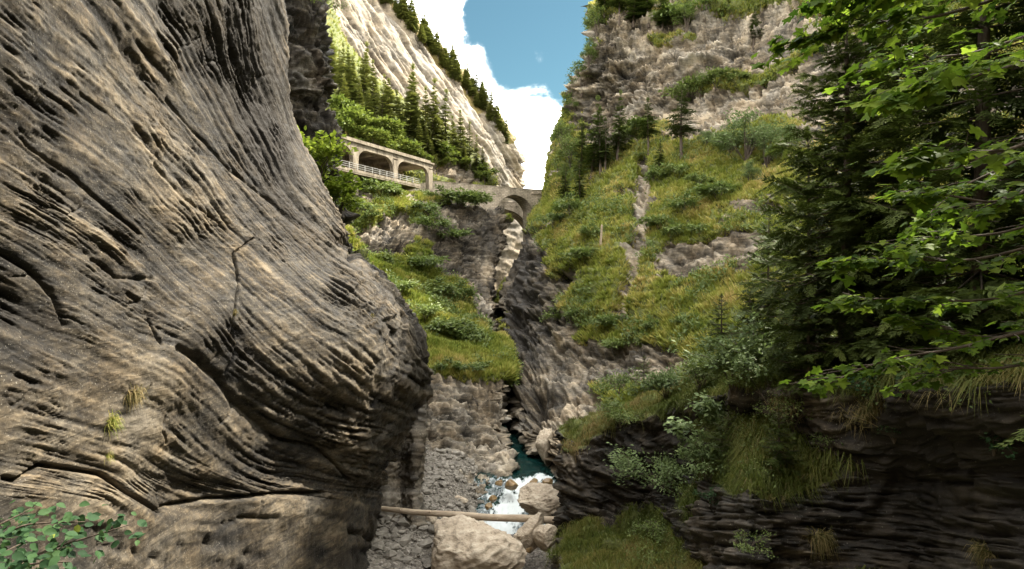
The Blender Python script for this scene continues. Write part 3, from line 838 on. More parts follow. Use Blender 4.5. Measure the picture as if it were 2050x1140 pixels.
# --- the rock in the right foreground, with its grassy ledge
rows = []
NC = [1126, 1200, 1290, 1400, 1500, 1650, 1850, 2050, 2600]
spec = [
    (0, [(860, 36), (838, 35), (800, 34), (745, 33), (680, 30), (670, 27), (660, 22), (650, 18), (640, 12)]),
    (1, [(868, 32), (845, 31), (812, 30), (775, 27), (740, 23.5), (730, 20), (720, 16), (715, 13), (700, 9)]),
    (2, [(880, 29.5), (862, 29), (835, 27), (800, 23.5), (790, 20), (782, 17.2), (775, 13.4), (770, 10.8), (780, 7.6)]),
    (3, [(905, 28.5), (895, 28.4), (872, 27), (845, 24), (840, 20.3), (830, 17.3), (825, 13.4), (820, 10.6), (830, 7.4)]),
    (4, [(960, 28.2), (955, 27.6), (945, 26.6), (915, 23.0), (900, 18.6), (900, 17.0), (890, 13.6), (890, 10.7), (900, 7.2)]),
    (5, [(1020, 28), (1015, 27), (1005, 25.5), (980, 20.5), (960, 16.4), (960, 15.6), (960, 13.3), (960, 10.4), (970, 7.0)]),
    (6, [(1065, 27.4), (1055, 26), (1045, 23.5), (1020, 18.6), (1010, 15.9), (1015, 14.9), (1030, 12.6), (1035, 9.9), (1040, 6.6)]),
    (7, [(1100, 25.5), (1095, 23.6), (1090, 21), (1085, 17.8), (1075, 15.6), (1075, 14.5), (1085, 12.2), (1090, 9.5), (1100, 6.3)]),
    (8, [(1150, 22.5), (1150, 21.0), (1150, 19), (1150, 17), (1150, 15.2), (1150, 14.2), (1150, 12), (1150, 9.3), (1160, 6.0)]),
    (9, [(1400, 17), (1400, 16), (1400, 15), (1400, 14), (1400, 13), (1400, 12.2), (1400, 11), (1400, 9), (1400, 6)])]
UNDER = {3: .3, 4: 1.0, 5: 1.9, 6: 2.5, 7: 2.8, 8: 2.8, 9: 2.2}
for _, cols in spec:
    cols = [(vv_, yy_ + UNDER.get(_, 0) * w_ * yy_ / 11) for (vv_, yy_), w_ in zip(cols, [0, .1, .3, .4, 0, .45, 1, 1, .8])]
    r = [P(uu_, vv_, yy_) for uu_, (vv_, yy_) in zip(NC, cols)]
    v0, y0 = cols[0]
    r = [P(NC[0] + 40, v0, y0 + 16), P(NC[0] + 3, v0, y0 + 5), P(NC[0], v0, y0 + 1.2)] + r
    x, y, z = r[-1]
    r.append((x + 3, -14, z))
    rows.append(r)
G = net(rows, [14, 20, 26, 34, 36, 28, 32, 34, 16], [5, 8, 8, 34, 38, 42, 38, 46, 46, 34, 16, 8])
N, sg = normals(G)
u, v = proj(G)
u = np.where(G[..., 1] > 2, u, 5000)
nz = fbm(G * np.array([.3, .3, .5]), 4, 131)
veg = 0.20 + 0.6 * nz + .35 * fbm(G * np.array([1.2, 1.2, 1.8]), 3, 133) + sstep(0.35, 0.75, N[..., 2]) * 0.45 + blobs(u, v, [(1250, 830, 110, 22, -16, .7), (1520, 950, 120, 50, 15, .8), (1480, 860, 120, 50, 0, .4), (1150, 1100, 120, 40, 0, .4), (1310, 1070, 45, 60, 0, .5), (1390, 1060, 26, 80, 0, .5), (1640, 780, 80, 40, 0, .3), (1750, 745, 320, 26, 0, .6), (1900, 850, 300, 60, 0, -.5),
                                                     (1260, 960, 130, 60, 0, -.8), (1800, 950, 180, 80, 0, -.5), (1480, 1080, 110, 50, 0, -.7)])
veg = sstep(0.40, 0.62, veg)
LN = flow_layers(G, idw(np.clip(u, -3000, 5000), v, [(1200, 950, 18), (1300, 900, 30), (1350, 1000, -20), (1480, 1070, 4), (1700, 950, 2), (1900, 900, 3), (1140, 900, 70), (1900, 1080, 12)]), 141)
Q = rotv(G, 1, -12)
d = .24 * bedded(LN, G, 142) * (1 - veg) - .25 * sstep(.8, 1, 1 - np.abs(gnoise(G * np.array([.5, .5, .3]), 146))) + .22 * np.round(1.6 * gnoise(G * .45, 148)) + 0.25 * fbm(Q * np.array([.3, .3, 1.3]), 5, 141, .55, True) * (1 - .7 * veg) + 0.4 * fbm(G * .35, 4, 142) 
G2 = G + N * (d * np.clip(G[..., 1] / 18, .6, 1.3))[..., None]
tone = 0.40 + .09 * LN[0] + .08 * LN[1] + 0.25 * fbm(G * .35, 4, 145) + blobs(u, v, [(1160, 840, 30, 60, 0, .35), (1140, 930, 16, 50, 0, .3), (1450, 1060, 60, 60, 0, .12), (1900, 1090, 20, 60, 10, .2)])
TN = finish('rock_right', G2, sg, M['dark_rock'], tone, veg, np.clip(sstep(1600, 1820, u) * .7 + blobs(u, v, [(1260, 970, 110, 70, 0, .55), (1480, 1080, 120, 50, 0, .3)]) + .35 * fbm(G * .6, 3, 147), 0, .9), 'dark mossy rock shelf filling the right foreground')  # right end darkened: canopy shade painted in, along with wet black streaks

# --- wooded hillside above the road on the left
rows = []
for v, e, cols in [(-60, 640, [(300, 150), (420, 160), (520, 168), (590, 176)]), (60, 672, [(300, 132), (430, 142), (540, 152), (620, 162)]), (150, 730, [(300, 122), (480, 130), (600, 140), (680, 150)]), (200, 790, [(320, 116), (520, 124), (650, 132), (730, 144)]),
                   (260, 880, [(340, 112), (560, 117), (700, 123), (800, 136)]), (300, 930, [(350, 108), (600, 112.5), (740, 119), (850, 131)]), (335, 962, [(350, 107), (620, 111), (760, 118), (870, 126)]), (370, 984, [(350, 105), (640, 110), (780, 117), (890, 125)]), (420, 985, [(350, 104), (640, 109), (780, 116), (890, 124)])]:
    y = cols[-1][1] + 14
    rows.append([P(a, v, b) for a, b in cols] + [P(e, v, y), P(e, v, y + 8), P(e - 40, v, y + 40)])
G = net(rows, [16, 20, 18, 22, 18, 16, 16, 14], [14, 40, 36, 30, 12, 10])
N, sg = normals(G)
u, v = proj(G)
veg = sstep(.35, .6, 0.8 + 0.5 * fbm(G * .08, 3, 151) + blobs(u, v, [(920, 345, 45, 22, 10, -1.1), (880, 345, 25, 12, 0, -.8)]))
d = rocky(G, N, 1.1, (0, -10), 155, veg)
TF = finish('wooded_hillside', G + N * d[..., None], sg, M['gorge_rock'], 0.55 + .2 * fbm(G * .1, 3, 156), veg, 0 * u, 'sunlit hillside above the road gallery, overgrown with bushes and trees')

# --- the pale limestone mountain behind
rows = []
for v, e in [(-300, 500), (-120, 668), (-40, 742), (0, 785), (60, 845), (120, 900), (190, 962), (250, 1010), (290, 1031), (340, 1042), (385, 1045), (440, 1045), (520, 1046), (640, 1046)]:
    dd = (v + 300) / 900.0
    ye = 250 + 60 * dd
    r = [P(180, v, 165), P(e - 330, v, 185 + 20 * dd), P(e - 200, v, 203 + 30 * dd), P(e - 90, v, 225 + 45 * dd), P(e - 25, v, 242 + 55 * dd), P(e, v, ye), P(e + 1, v, ye + 22), P(e - 60, v, ye + 90)]
    rows.append(r)
G = net(rows, [8, 18, 22, 34, 34, 38, 34, 26, 26, 22, 14, 10, 6], [6, 70, 80, 50, 26, 10, 6])
N, sg = normals(G)
u, v = proj(G)
Q = rotv(rotv(G, 2, 60), 0, -40)
LM = flow_layers(G, idw(u, v, [(700, 60, 58), (800, 150, 54), (900, 220, 52), (980, 280, 55), (1020, 340, 62)]), 161, 2.6)
d = 3.0 * fbm(G * .02, 3, 163) + 1.0 * fbm(G * .09, 3, 164) + 2.6 * bedded(LM, G * .15, 162)
ee = np.interp(v[:, -3], [-300, -120, -40, 0, 60, 120, 190, 250, 290, 340, 385, 640], [500, 668, 742, 785, 845, 900, 962, 1010, 1031, 1042, 1045, 1046])[:, None]
veg = sstep(.5, .75, 0.22 + 0.55 * fbm(G * np.array([.03, .03, .05]), 4, 165) + 0.55 * sstep(50, 8, ee - u) * (v < 290))
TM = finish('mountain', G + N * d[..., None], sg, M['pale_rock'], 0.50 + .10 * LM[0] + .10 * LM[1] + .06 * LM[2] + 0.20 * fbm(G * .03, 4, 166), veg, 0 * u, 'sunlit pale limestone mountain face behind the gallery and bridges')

# --- sunlit rock seen through the slot under the bridges
rows = []
for v in (380, 440, 500, 560, 620, 680):
    rows.append([P(900, v, 170), P(960, v, 176), P(990, v, 180), P(1012, v, 183), P(1040, v, 190), P(1100, v, 210)])
G = net(rows, [14, 20, 24, 22, 12], [8, 14, 20, 20, 12])
N, sg = normals(G)
u, v = proj(G)
d = 2.2 * fbm(G * np.array([.08, .08, .2]), 5, 171, .55, True)
TG = finish('gorge_wall_far', G + N * d[..., None], sg, M['pale_rock'], 0.45 + .25 * fbm(G * .15, 3, 172), 0 * u, 0 * u, 'pale sunlit gorge wall seen through the slot beneath the bridges')
# --- the gorge bends behind the viewer and closes the view there
rows = []
for z in (-20, 0, 20, 40, 58):
    rows.append([(-30 - z * .2, -10, z), (-14, -26 - z * .15, z), (-2, -34 - z * .3, z), (12, -34 - z * .35, z), (30, -26 - z * .3, z), (48, -12, z)])
G = net(rows, [20, 20, 20, 18], [14, 14, 14, 16, 14])
N, sg = normals(G, 1.0)
sg = 1.0 if (N * (np.array([0, 10, 0]) - G)).sum() > 0 else -1.0
N, _ = normals(G, sg)
d = rocky(G, N, 1.2, (0, 10), 181)
finish('cliff_behind', G + N * d[..., None], sg, M['gorge_rock'], 0.42 + .2 * fbm(G * .1, 3, 182), sstep(.5, .7, .4 + .6 * fbm(G * .1, 3, 183)), 0 * G[..., 0], 'rock wall where the gorge bends away behind the viewer')
print('terrain', round(time.time() - T0, 1))

# ------------------------------------------------------------------ valley floor, river bed, water, stones
def flat_grid(x0, x1, nx, y0, y1, ny):
    X, Y = np.meshgrid(np.linspace(x0, x1, nx), np.linspace(y0, y1, ny), indexing='xy')
    return np.stack([X, Y, 0 * X], -1)
k = NT('ground_material')
M['ground'] = k.out(k.principled(k.ramp(k.noise(0.05, 8, 0.6, k.coords()), [(0.4, (0.07, 0.06, 0.045)), (0.6, (0.09, 0.10, 0.04))]), 0.95).outputs[0])
gp = flat_grid(-1500, 1500, 40, -1500, 1500, 40)
gp[..., 2] = -19.0
link('ground', grid_mesh('ground', gp, M['ground'], {}, 1), kind='structure', label='valley floor far below the gorge walls')

k = NT('gravel_material')
c0 = k.coords()
vo = k.n("ShaderNodeTexVoronoi")
vo.inputs['Scale'].default_value = 8.0
k.l(c0, vo.inputs['Vector'])
n1 = k.noise(0.8, 5, .6, c0)
sepc = k.n("ShaderNodeSeparateColor")
k.l(vo.outputs['Color'], sepc.inputs[0])
gc = k.ramp(k.math('ADD', k.math('MULTIPLY', sepc.outputs[0], .6), k.math('MULTIPLY', n1, .4)), [(0.2, (0.06, 0.05, 0.04)), (0.5, (0.15, 0.13, 0.105)), (0.8, (0.26, 0.23, 0.19))])
M['gravel'] = k.out(k.principled(gc, 0.85, k.bump(k.math('SUBTRACT', 1.0, vo.outputs['Distance']), 1.0, 0.08)).outputs[0])
bed = flat_grid(-16, 14, 190, 14, 75, 280)
bx, by = bed[..., 0], bed[..., 1]
bz = -16.5 + 3.3 * sstep(-0.6, -4.6, bx + 0.5 * gnoise(bed * 0.25, 3)) * sstep(50, 44, by) + 0.5 * sstep(-4.5, -8, bx)
bz += 2.4 * sstep(33, 27, by) * sstep(.2, 2.5, bx) + 0.25 * fbm(bed * 0.5, 4, 201) + 0.10 * fbm(bed * 2.4, 3, 202)
bz = np.maximum(bz, -16.5 + 2.3 * sstep(34.8, 32.2, by) + .3 * fbm(bed * .9, 3, 203))
bed[..., 2] = bz
link('river_bed', grid_mesh('river_bed', bed, M['gravel'], {}, 1), kind='structure', label='grey gravel bank beside the white water')
def bed_z(x, y):
    i = int(np.clip((y - 14) / 61 * 279, 0, 279)); j = int(np.clip((x + 16) / 30 * 189, 0, 189))
    return float(bz[i, j])

# water: a still green pool that spills over boulders towards the viewer
wat = flat_grid(-9, 9, 160, 30, 118, 420)
wx, wy = wat[..., 0], wat[..., 1]
drop = sstep(43.5, 39.5, wy) * 0.5 + sstep(39.5, 34, wy) * 0.9
rap = sstep(44.6, 42.6, wy + .5 * np.sin(wx * 2)) * sstep(30.5, 33, wy)
q = np.stack([wx * 1.5, wy * 0.8, 0 * wx], -1)
wz = -14.6 - drop + rap * (0.22 * fbm(q, 4, 211, .55, True) + 0.12 * fbm(q * 3, 3, 212)) + 0.018 * fbm(q * 1.5, 3, 213)
wat[..., 2] = wz
fo = rap * (0.28 + 0.9 * fbm(np.stack([wx * 1.6, wy * 0.9, 0 * wx], -1), 4, 214) + 0.25 * fbm(np.stack([wx * 6, wy * 2, 0 * wx], -1), 2, 215))
fo += rap * (0.5 * np.exp(-((wx + 1.0 - (wy - 36) * 0.35) / 1.2) ** 2))
k = NT('water_material')
fa = k.attr('foam')
fn = k.noise(5, 5, .6, k.coords((1, .35, 1)))
fm = k.range(k.math('ADD', fa, k.math('MULTIPLY', k.math('SUBTRACT', fn, .5), .8)), .38, .62)
wcol = k.mix(fm, (0.004, 0.020, 0.018), (0.54, 0.57, 0.56))
wr = k.range(fm, 0, 1, 0.06, 0.7)
M['water'] = k.out(k.principled(wcol, wr, k.bump(k.noise(3.0, 4, .6, k.coords((1, .6, 1))), .25, .05), 0.3).outputs[0])
link('river', grid_mesh('river', wat, M['water'], {'foam': np.clip(fo, 0, 1)}, 1), kind='structure', label='dark green pool breaking into white water')

def ico(sub):
    import bmesh
    bm = bmesh.new()
    bmesh.ops.create_icosphere(bm, subdivisions=sub, radius=1.0)
    v = np.array([x.co[:] for x in bm.verts])
    f = np.array([[q.index for q in p.verts] for p in bm.faces])
    bm.free()
    return v, f
ICO = {s: ico(s) for s in (1, 2, 3, 4, 5, 6)}
def rock_mesh(name, seed, radii, mat, sub=5, cuts=14, rough=0.08, strat=0.0):
    v, f = ICO[sub]
    v = v.copy()
    r = np.random.default_rng(seed)
    for _ in range(cuts):
        n = unit(r.normal(size=3))
        dd = r.uniform(0.50, 0.85)
        s = v @ n - dd
        v = v - np.maximum(s, 0)[:, None] * n * 0.92
    vn = unit(v)
    dsp = 0.16 * fbm(v * 1.2 + seed, 3, seed) + rough * fbm(v * 4 + seed, 4, seed + 1, .6, True)
    if strat:
        dsp = dsp + strat * fbm(rotv(v, 1, 30) * np.array([1.5, 1.5, 9]), 3, seed + 2, .5, True)
    v = (v + vn * dsp[:, None]) * np.array(radii)
    return mesh_np(name, v, f, mat, {})
def boulder(name, label, u, vv, y, radii, seed, mat='boulder', sub=5, rz=0.0, rx=0.0, cat='boulder', strat=0.07, rough=0.10):
    o = link(name, rock_mesh(name, seed, radii, M[mat], sub, 15, rough, strat), None, P(u, vv, y), (R(rx), 0, R(rz)), label=label, category=cat)
    return o
boulder('boulder', 'largest pale tan boulder at the bottom, in front of the log', 944, 1128, 27.5, (2.75, 2.3, 2.05), 5, sub=6, rz=10)
boulder('boulder', 'pale tan boulder beside the rapids, behind the right half of the log', 1092, 1008, 34.5, (1.75, 1.6, 1.25), 8, sub=6, rz=-20)
boulder('rock_slab', 'long pale rock slab leaning between the two big boulders', 1058, 1072, 28.6, (0.78, 0.70, 1.15), 21, sub=5, rz=0, cat='rock', rx=-25).rotation_euler = (R(-20), R(38), R(10))
boulder('rock_slab', 'flat grey-tan rock lying right of the leaning slab', 1092, 1078, 27.8, (0.55, 1.0, 0.7), 23, sub=5, cat='rock').rotation_euler = (0, R(30), R(10))
boulder('boulder', 'orange-brown wet boulder in the middle of the white water', 1022, 971, 40.0, (0.56, 0.5, 0.42), 31, 'wet_boulder', 4)
boulder('boulder', 'brown wet stone in the foam right of the orange boulder', 1068, 966, 40.8, (0.36, 0.36, 0.28), 33, 'wet_boulder', 4)
boulder('boulder', 'brown wet stone in the foam nearest the right cliff', 1097, 966, 41.0, (0.40, 0.36, 0.26), 34, 'wet_boulder', 4)
boulder('boulder', 'dark wet stone in the rapids left of the orange boulder', 986, 999, 37.4, (0.27, 0.25, 0.28), 35, 'wet_boulder', 4)
boulder('boulder', 'dark wet stone lowest in the rapids just above the log', 978, 1014, 36.2, (0.28, 0.25, 0.22), 36, 'wet_boulder', 4)
boulder('boulder', 'brown stone at the gravel edge where the rapids begin', 1000, 968, 40.6, (0.3, 0.3, 0.24), 37, 'wet_boulder', 4)
boulder('boulder', 'upright pale rock standing at the right edge of the green pool', 1092, 895, 46.2, (0.85, 0.9, 1.55), 41, sub=5)
boulder('boulder', 'dark brown round stone under the leaning slab', 1056, 1097, 28.3, (0.36, 0.3, 0.3), 43, 'wet_boulder', 4)
for i, (u_, v_, y_, r_, lb) in enumerate([(921, 993, 37.0, (.55, .5, .22), 'flat pale slab lying on the upper gravel bank'), (862, 1057, 31.8, (.42, .4, .3), 'round pale stone on the gravel left of the biggest boulder'),
                                          (945, 1003, 36.4, (.32, .35, .25), 'brown stone at the water edge beside the flat pale slab'), (962, 985, 38.2, (.35, .3, .22), 'ochre stone at the water edge of the upper gravel bank'),
                                          (950, 1018, 35.4, (.38, .3, .22), 'tan flat stone on the gravel just above the log'), (868, 1082, 30.8, (.25, .3, .2), 'small grey stone between the bank and the biggest boulder')]):
    o = boulder('river_stone', lb, u_, v_, y_, r_, 50 + i, 'boulder' if i in (0, 1) else 'pebble', 4, cat='stone')
    o.location.z = bed_z(o.location.x, o.location.y) + r_[2] * 0.35

# loose pebbles of the bank: nobody could count them
S = Soup()
tv, tf = ICO[1]
pr = np.random.default_rng(77)
n = 3000
px_ = pr.uniform(-9, -0.8, n); py_ = pr.uniform(27, 46, n)
for x, y in zip(px_, py_):
    s = 0.03 + 0.26 * pr.random() ** 6 + .05 * pr.random()
    w = tv * np.array([s * pr.uniform(.8, 1.5), s * pr.uniform(.8, 1.5), s * pr.uniform(.5, .9)]) * (1 + .25 * pr.normal(size=(len(tv), 1)))
    w = rotv(w, 2, pr.uniform(0, 360))
    S.add(w + np.array([x, y, bed_z(x, y) + s * .3]), tf, pr.random())
stuff(link('pebbles', S.mesh('pebbles', M['pebble'], False), label='loose grey pebbles scattered over the gravel bank'))

# the log jammed across the gorge
A, B = np.array(P(738, 1017, 30.6)), np.array(P(1123, 1042.5, 29.4))
S = Soup()
t = np.linspace(0, 1, 46)[:, None]
pts = A + (B - A) * t
pts[:, 2] += -0.07 * np.sin(t[:, 0] * math.pi) + 0.02 * np.sin(t[:, 0] * 17)
S.tube(pts, 0.125, 0.20, 14)
lv = S.v[0]
S.v[0] = (lv + (unit(lv - np.repeat(pts, 14, 0).astype(np.float32)) * 0.02 * fbm(lv * 2.2, 3, 5)[:, None])).astype(np.float32)
log = link('log', S.mesh('log', M['dead_wood']), label='long bare tree trunk jammed across the gorge above the boulders', category='log')
for i, tt in enumerate((0.17, 0.33, 0.52, 0.68, 0.83, 0.94)):
    S = Soup()
    c = A + (B - A) * tt
    S.tube([c, c + np.array([0.02 * (-1) ** i, -0.20, 0.10 * (-1) ** (i // 2)])], 0.05, 0.03, 7)
    link('branch_stub', S.mesh('branch_stub', M['dead_wood']), log)

# ------------------------------------------------------------------ the road gallery and the two bridges
def strip(soup, S0, TOP, BOT, front, back, frame):
    """a wall of varying height: top and bottom lines over positions S0, between two faces"""
    n = len(S0)
    a = [frame(s, front, z) for s, z in zip(S0, TOP)]
    b = [frame(s, front, z) for s, z in zip(S0, BOT)]
    c = [frame(s, back, z) for s, z in zip(S0, TOP)]
    e = [frame(s, back, z) for s, z in zip(S0, BOT)]
    v = np.array(a + b + c + e)
    i = np.arange(n - 1)
    f = [np.stack([i, n + i, n + i + 1, i + 1], -1), np.stack([2 * n + i + 1, 3 * n + i + 1, 3 * n + i, 2 * n + i], -1), np.stack([i + 1, 2 * n + i + 1, 2 * n + i, i], -1), np.stack([n + i, 3 * n + i, 3 * n + i + 1, n + i + 1], -1)]
    f.append(np.array([[0, 2 * n, 3 * n, n], [n - 1, 2 * n - 1, 4 * n - 1, 3 * n - 1]]))
    soup.add(v, np.concatenate(f))
def boxf(soup, s0, s1, o0, o1, z0, z1, frame):
    strip(soup, [s0, s1], [z1, z1], [z0, z0], o0, o1, frame)
def frame_of(A, B):
    A, B = np.array(A, float), np.array(B, float)
    d = unit(B - A)
    nrm = np.array([d[1], -d[0]])
    return lambda s, o, z: (A[0] + d[0] * s + nrm[0] * o, A[1] + d[1] * s + nrm[1] * o, z)

GA, GB = (-27.9, 95.0), (-16.1, 115.0)
fr = frame_of(GA, GB)
gal = thing('road_gallery', 'concrete road gallery with arched openings and railing on the left hillside', 'gallery', (0, 0, 0))
ZD, ZT = 19.25, 23.9
PIL = [-7.7, 2.2, 12.1, 22.4]
def gpart(name, fn, mat='concrete', parent=None):
    S = Soup()
    fn(S)
    return link(name, S.mesh(name, M[mat], False), parent or gal)
for i, s in enumerate(PIL):
    foot = 15.2 if i < 3 else 18.0
    gpart('pillar', lambda S: strip(S, [s - .62, s + .62], [23.0, 23.0], [foot, foot], 0.30, -0.55, fr))
for i in range(3):
    a, b = PIL[i] + .62, PIL[i + 1] - .62
    def arch(S):
        t = np.linspace(0, 1, 49)
        ss = a + (b - a) * t
        dd = np.minimum(ss - a, b - ss)
        hw = 2.1
        drop = np.where(dd < hw, 2.0 * (1 - np.sqrt(np.clip(1 - (1 - dd / hw) ** 2, 0, 1))), 0)
        strip(S, ss, np.full(49, ZT), 23.22 - drop, 0.24, -0.5, fr)
    gpart('arch', arch)
gpart('spandrel_beam', lambda S: boxf(S, -8.5, 23.1, 0.22, -0.52, 23.05, ZT + .02, fr)).location.z = 0.18
rf = gpart('roof', lambda S: boxf(S, -8.6, 23.3, 0.50, -8.4, 24.12, 24.42, fr))
gpart('roof_kerb', lambda S: boxf(S, -8.6, 22.2, 0.42, 0.0, 24.42, 24.72, fr), 'concrete', rf)
gpart('ceiling', lambda S: boxf(S, -8.4, 23.0, -0.53, -8.2, 23.55, 24.10, fr))
for i, s in enumerate(PIL[:-1]):
    for q in (0.0, 5.0):
        gpart('ceiling_beam', lambda S: strip(S, [s + q - .25, s + q + .25], [23.54, 23.54], [22.9, 22.9], -0.56, -7.2, fr))
gpart('back_wall', lambda S: boxf(S, -8.4, 23.0, -7.3, -8.1, 17.5, 23.52, fr))
gpart('deck', lambda S: boxf(S, -9.0, 18.6, 0.75, -7.2, ZD - .55, ZD - .02, fr))
gpart('deck_kerb', lambda S: boxf(S, -9.0, 18.6, 0.80, 0.36, ZD - .3, ZD + .16, fr))
gpart('retaining_wall', lambda S: boxf(S, -9.0, 3.0, -0.9, -3.0, 13.0, ZD - .56, fr), 'masonry')
rail = thing('railing', 'thin white-grey metal railing along the outer edge of the road gallery', 'railing', fr(0, 0.6, ZD + .15))
ro = np.array(rail.location)
fr2 = lambda s, o, z: tuple(np.array(fr(s, o, z)) - ro)
def rpart(name, fn):
    S = Soup()
    fn(S)
    return link(name, S.mesh(name, M['rail'], False), rail)
for s in np.arange(-8.6, 18.4, 1.8):
    rpart('post', lambda S: boxf(S, s - .05, s + .05, .66, .54, ZD + .14, ZD + 1.22, fr2))
for z in (ZD + .45, ZD + .80, ZD + 1.15):
    rpart('rail', lambda S: boxf(S, -8.8, 18.5, .635, .575, z, z + .07, fr2))

def arch_bridge(name, label, A, B, s_len, top, centre, half, crown, spring, width, wall_base, ring=0.55, corbels=()):
    f_ = frame_of(A, B)
    br = thing(name, label, 'bridge', (0, 0, 0))
    def part(pn, fn, mat='masonry', parent=None, smooth=False):
        S = Soup()
        fn(S)
        return link(pn, S.mesh(pn, M[mat], smooth), parent or br)
    t = np.linspace(-1, 1, 41)
    ss = centre + half * t
    rise = crown - spring
    rad = (half * half + rise * rise) / (2 * rise)
    zz = crown - rad + np.sqrt(np.maximum(rad * rad - (half * t) ** 2, 0))
    tp = lambda s: np.interp(s, *top)
    part('arch_wall', lambda S: strip(S, ss, tp(ss), zz, 0, -width, f_))
    a0 = np.linspace(0, centre - half - .004, 14)
    part('abutment', lambda S: strip(S, a0, tp(a0), np.full(14, wall_base), 0, -width, f_))
    a1 = np.linspace(centre + half + .004, s_len, 6)
    part('abutment', lambda S: strip(S, a1, tp(a1), np.full(6, wall_base), 0, -width, f_))
    # arch stones, slightly uneven and proud of the wall
    rg = np.random.default_rng(4)
    ang = np.arctan2(zz - (crown - rad), half * t)
    def ringf(S):
        for i in range(0, 40):
            e0, e1 = ang[i] + (ang[i + 1] - ang[i]) * .04, ang[i + 1] - (ang[i + 1] - ang[i]) * .04
            r0, r1 = rad - .02, rad + ring * rg.uniform(.9, 1.06)
            pr_ = 0.05 + 0.03 * rg.random()
            cz = crown - rad
            q = [(centre + r * math.cos(e), cz + r * math.sin(e)) for (r, e) in ((r0, e0), (r1, e0), (r1, e1), (r0, e1))]
            v = [f_(s, pr_, z) for s, z in q] + [f_(s, -.3, z) for s, z in q]
            S.add(v, [[0, 1, 2, 3], [4, 7, 6, 5], [0, 4, 5, 1], [1, 5, 6, 2], [2, 6, 7, 3], [3, 7, 4, 0]])
    stuff(part('arch_stones', ringf))
    cs = np.linspace(0, s_len, 30)
    part('parapet_coping', lambda S: strip(S, cs, tp(cs) + .14, tp(cs) + .005, .07, -.45, f_))
    for s in corbels:
        part('corbel', lambda S: boxf(S, s - .16, s + .16, .42, -.1, tp(s) - .95, tp(s) - .55, f_))
    return br, f_
W0, W1 = P(808, 0, 112.0)[:2], P(1112, 0, 127.5)[:2]
sl = math.dist(W0, W1)
d0 = unit(np.array(W1) - np.array(W0))
def s_at(u):
    a = (u - CX) / F
    return (a * W0[1] - W0[0]) / (d0[0] - a * d0[1])
arch_bridge('stone_bridge', 'old stone arch bridge in front, its parapet running on from the road gallery', W0, W1, sl,
            ([0, s_at(840), s_at(865), s_at(985), s_at(1040), sl], [19.3, 19.9, 20.75, 20.75, 20.75, 20.95]), s_at(1031), 4.25, 19.35, 16.3, 4.4, 8.0, corbels=[s_at(x) for x in (1066, 1071, 1076, 1081)])
V0, V1 = P(880, 0, 139.0)[:2], P(1110, 0, 143.0)[:2]
sl2 = math.dist(V0, V1)
d1 = unit(np.array(V1) - np.array(V0))
def s2_at(u):
    a = (u - CX) / F
    return (a * V0[1] - V0[0]) / (d1[0] - a * d1[1])
arch_bridge('stone_bridge', 'second stone bridge, seen lower through the arch of the front bridge', V0, V1, sl2,
            ([0, sl2], [20.35, 20.35]), s2_at(1004), 6.9, 18.75, 14.2, 8.5, 6.0, ring=0.9, corbels=[s2_at(x) for x in (1010, 1022, 1034, 1046)])

# ------------------------------------------------------------------ plants: templates
def frames(xd, up):
    """rows x, y, z of a frame whose x is xd and whose z is near up"""
    x = unit(xd)
    y = unit(np.cross(up, x))
    z = np.cross(x, y)
    return np.stack([x, y, z], 1)
def stamp(soup, tv, tf, org, fr3, scl, var, tvar=None):
    n, m = len(org), len(tv)
    scl = np.asarray(scl, float)
    if scl.ndim == 1:
        scl = scl[:, None] * np.ones(3)
    v = (tv[None] * scl[:, None, :]) @ fr3 + org[:, None]
    f = (tf[None] + (np.arange(n) * m)[:, None, None]).reshape(-1, tf.shape[1])
    a = np.repeat(np.asarray(var, np.float32), m)
    if tvar is not None:
        a = a + np.tile(tvar, n)
    soup.add(v.reshape(-1, 3), f, np.clip(a, 0, 1))
def spray_template(nt, teeth, seed=0, wid=0.36, fat=1.0):
    """a flat conifer branch: an axis along x with side twigs of needles"""
    r = np.random.default_rng(seed)
    V, Fc, A = [], [], []
    def tri(a, b, c, t):
        i = len(V)
        V.extend([a, b, c]); Fc.append([i, i + 1, i + 2]); A.extend(t)
    zc = lambda x: -0.10 * x * x
    for i in range(nt):
        x = 0.10 + 0.86 * (i + r.random() * .6) / nt
        L = wid * (1 - 0.72 * x) * r.uniform(.75, 1.15) * min(1, x / .22 + .35)
        for s in (-1, 1):
            an = R(r.uniform(38, 62))
            dx, dy = math.cos(an), s * math.sin(an)
            drop = r.uniform(.05, .32)
            base = np.array([x, 0, zc(x)])
            for q in range(teeth):
                t0 = q / teeth
                p0 = base + np.array([dx, dy, 0]) * L * t0 + np.array([0, 0, -drop * L * t0 * t0])
                ln = L * (1.35 / teeth) * (1.15 if q == teeth - 1 else 1.0)
                p1 = p0 + np.array([dx, dy, -drop * t0]) * ln + np.array([r.normal() * .02, r.normal() * .02, r.normal() * .015])
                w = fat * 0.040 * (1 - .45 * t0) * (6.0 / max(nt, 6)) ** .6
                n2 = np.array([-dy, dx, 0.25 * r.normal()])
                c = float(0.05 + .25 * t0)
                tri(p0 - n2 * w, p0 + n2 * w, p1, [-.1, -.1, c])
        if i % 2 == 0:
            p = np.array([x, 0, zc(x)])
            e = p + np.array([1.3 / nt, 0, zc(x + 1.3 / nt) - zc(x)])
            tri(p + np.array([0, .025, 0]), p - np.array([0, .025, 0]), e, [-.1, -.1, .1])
    return np.array(V), np.array(Fc), np.array(A, np.float32)
SPRAY_FAR = spray_template(5, 1, 1, 0.62, 2.6)
SPRAY_MID = spray_template(8, 2, 2, 0.46, 1.9)
SPRAY_NEAR = spray_template(13, 3, 3, 0.42, 1.75)
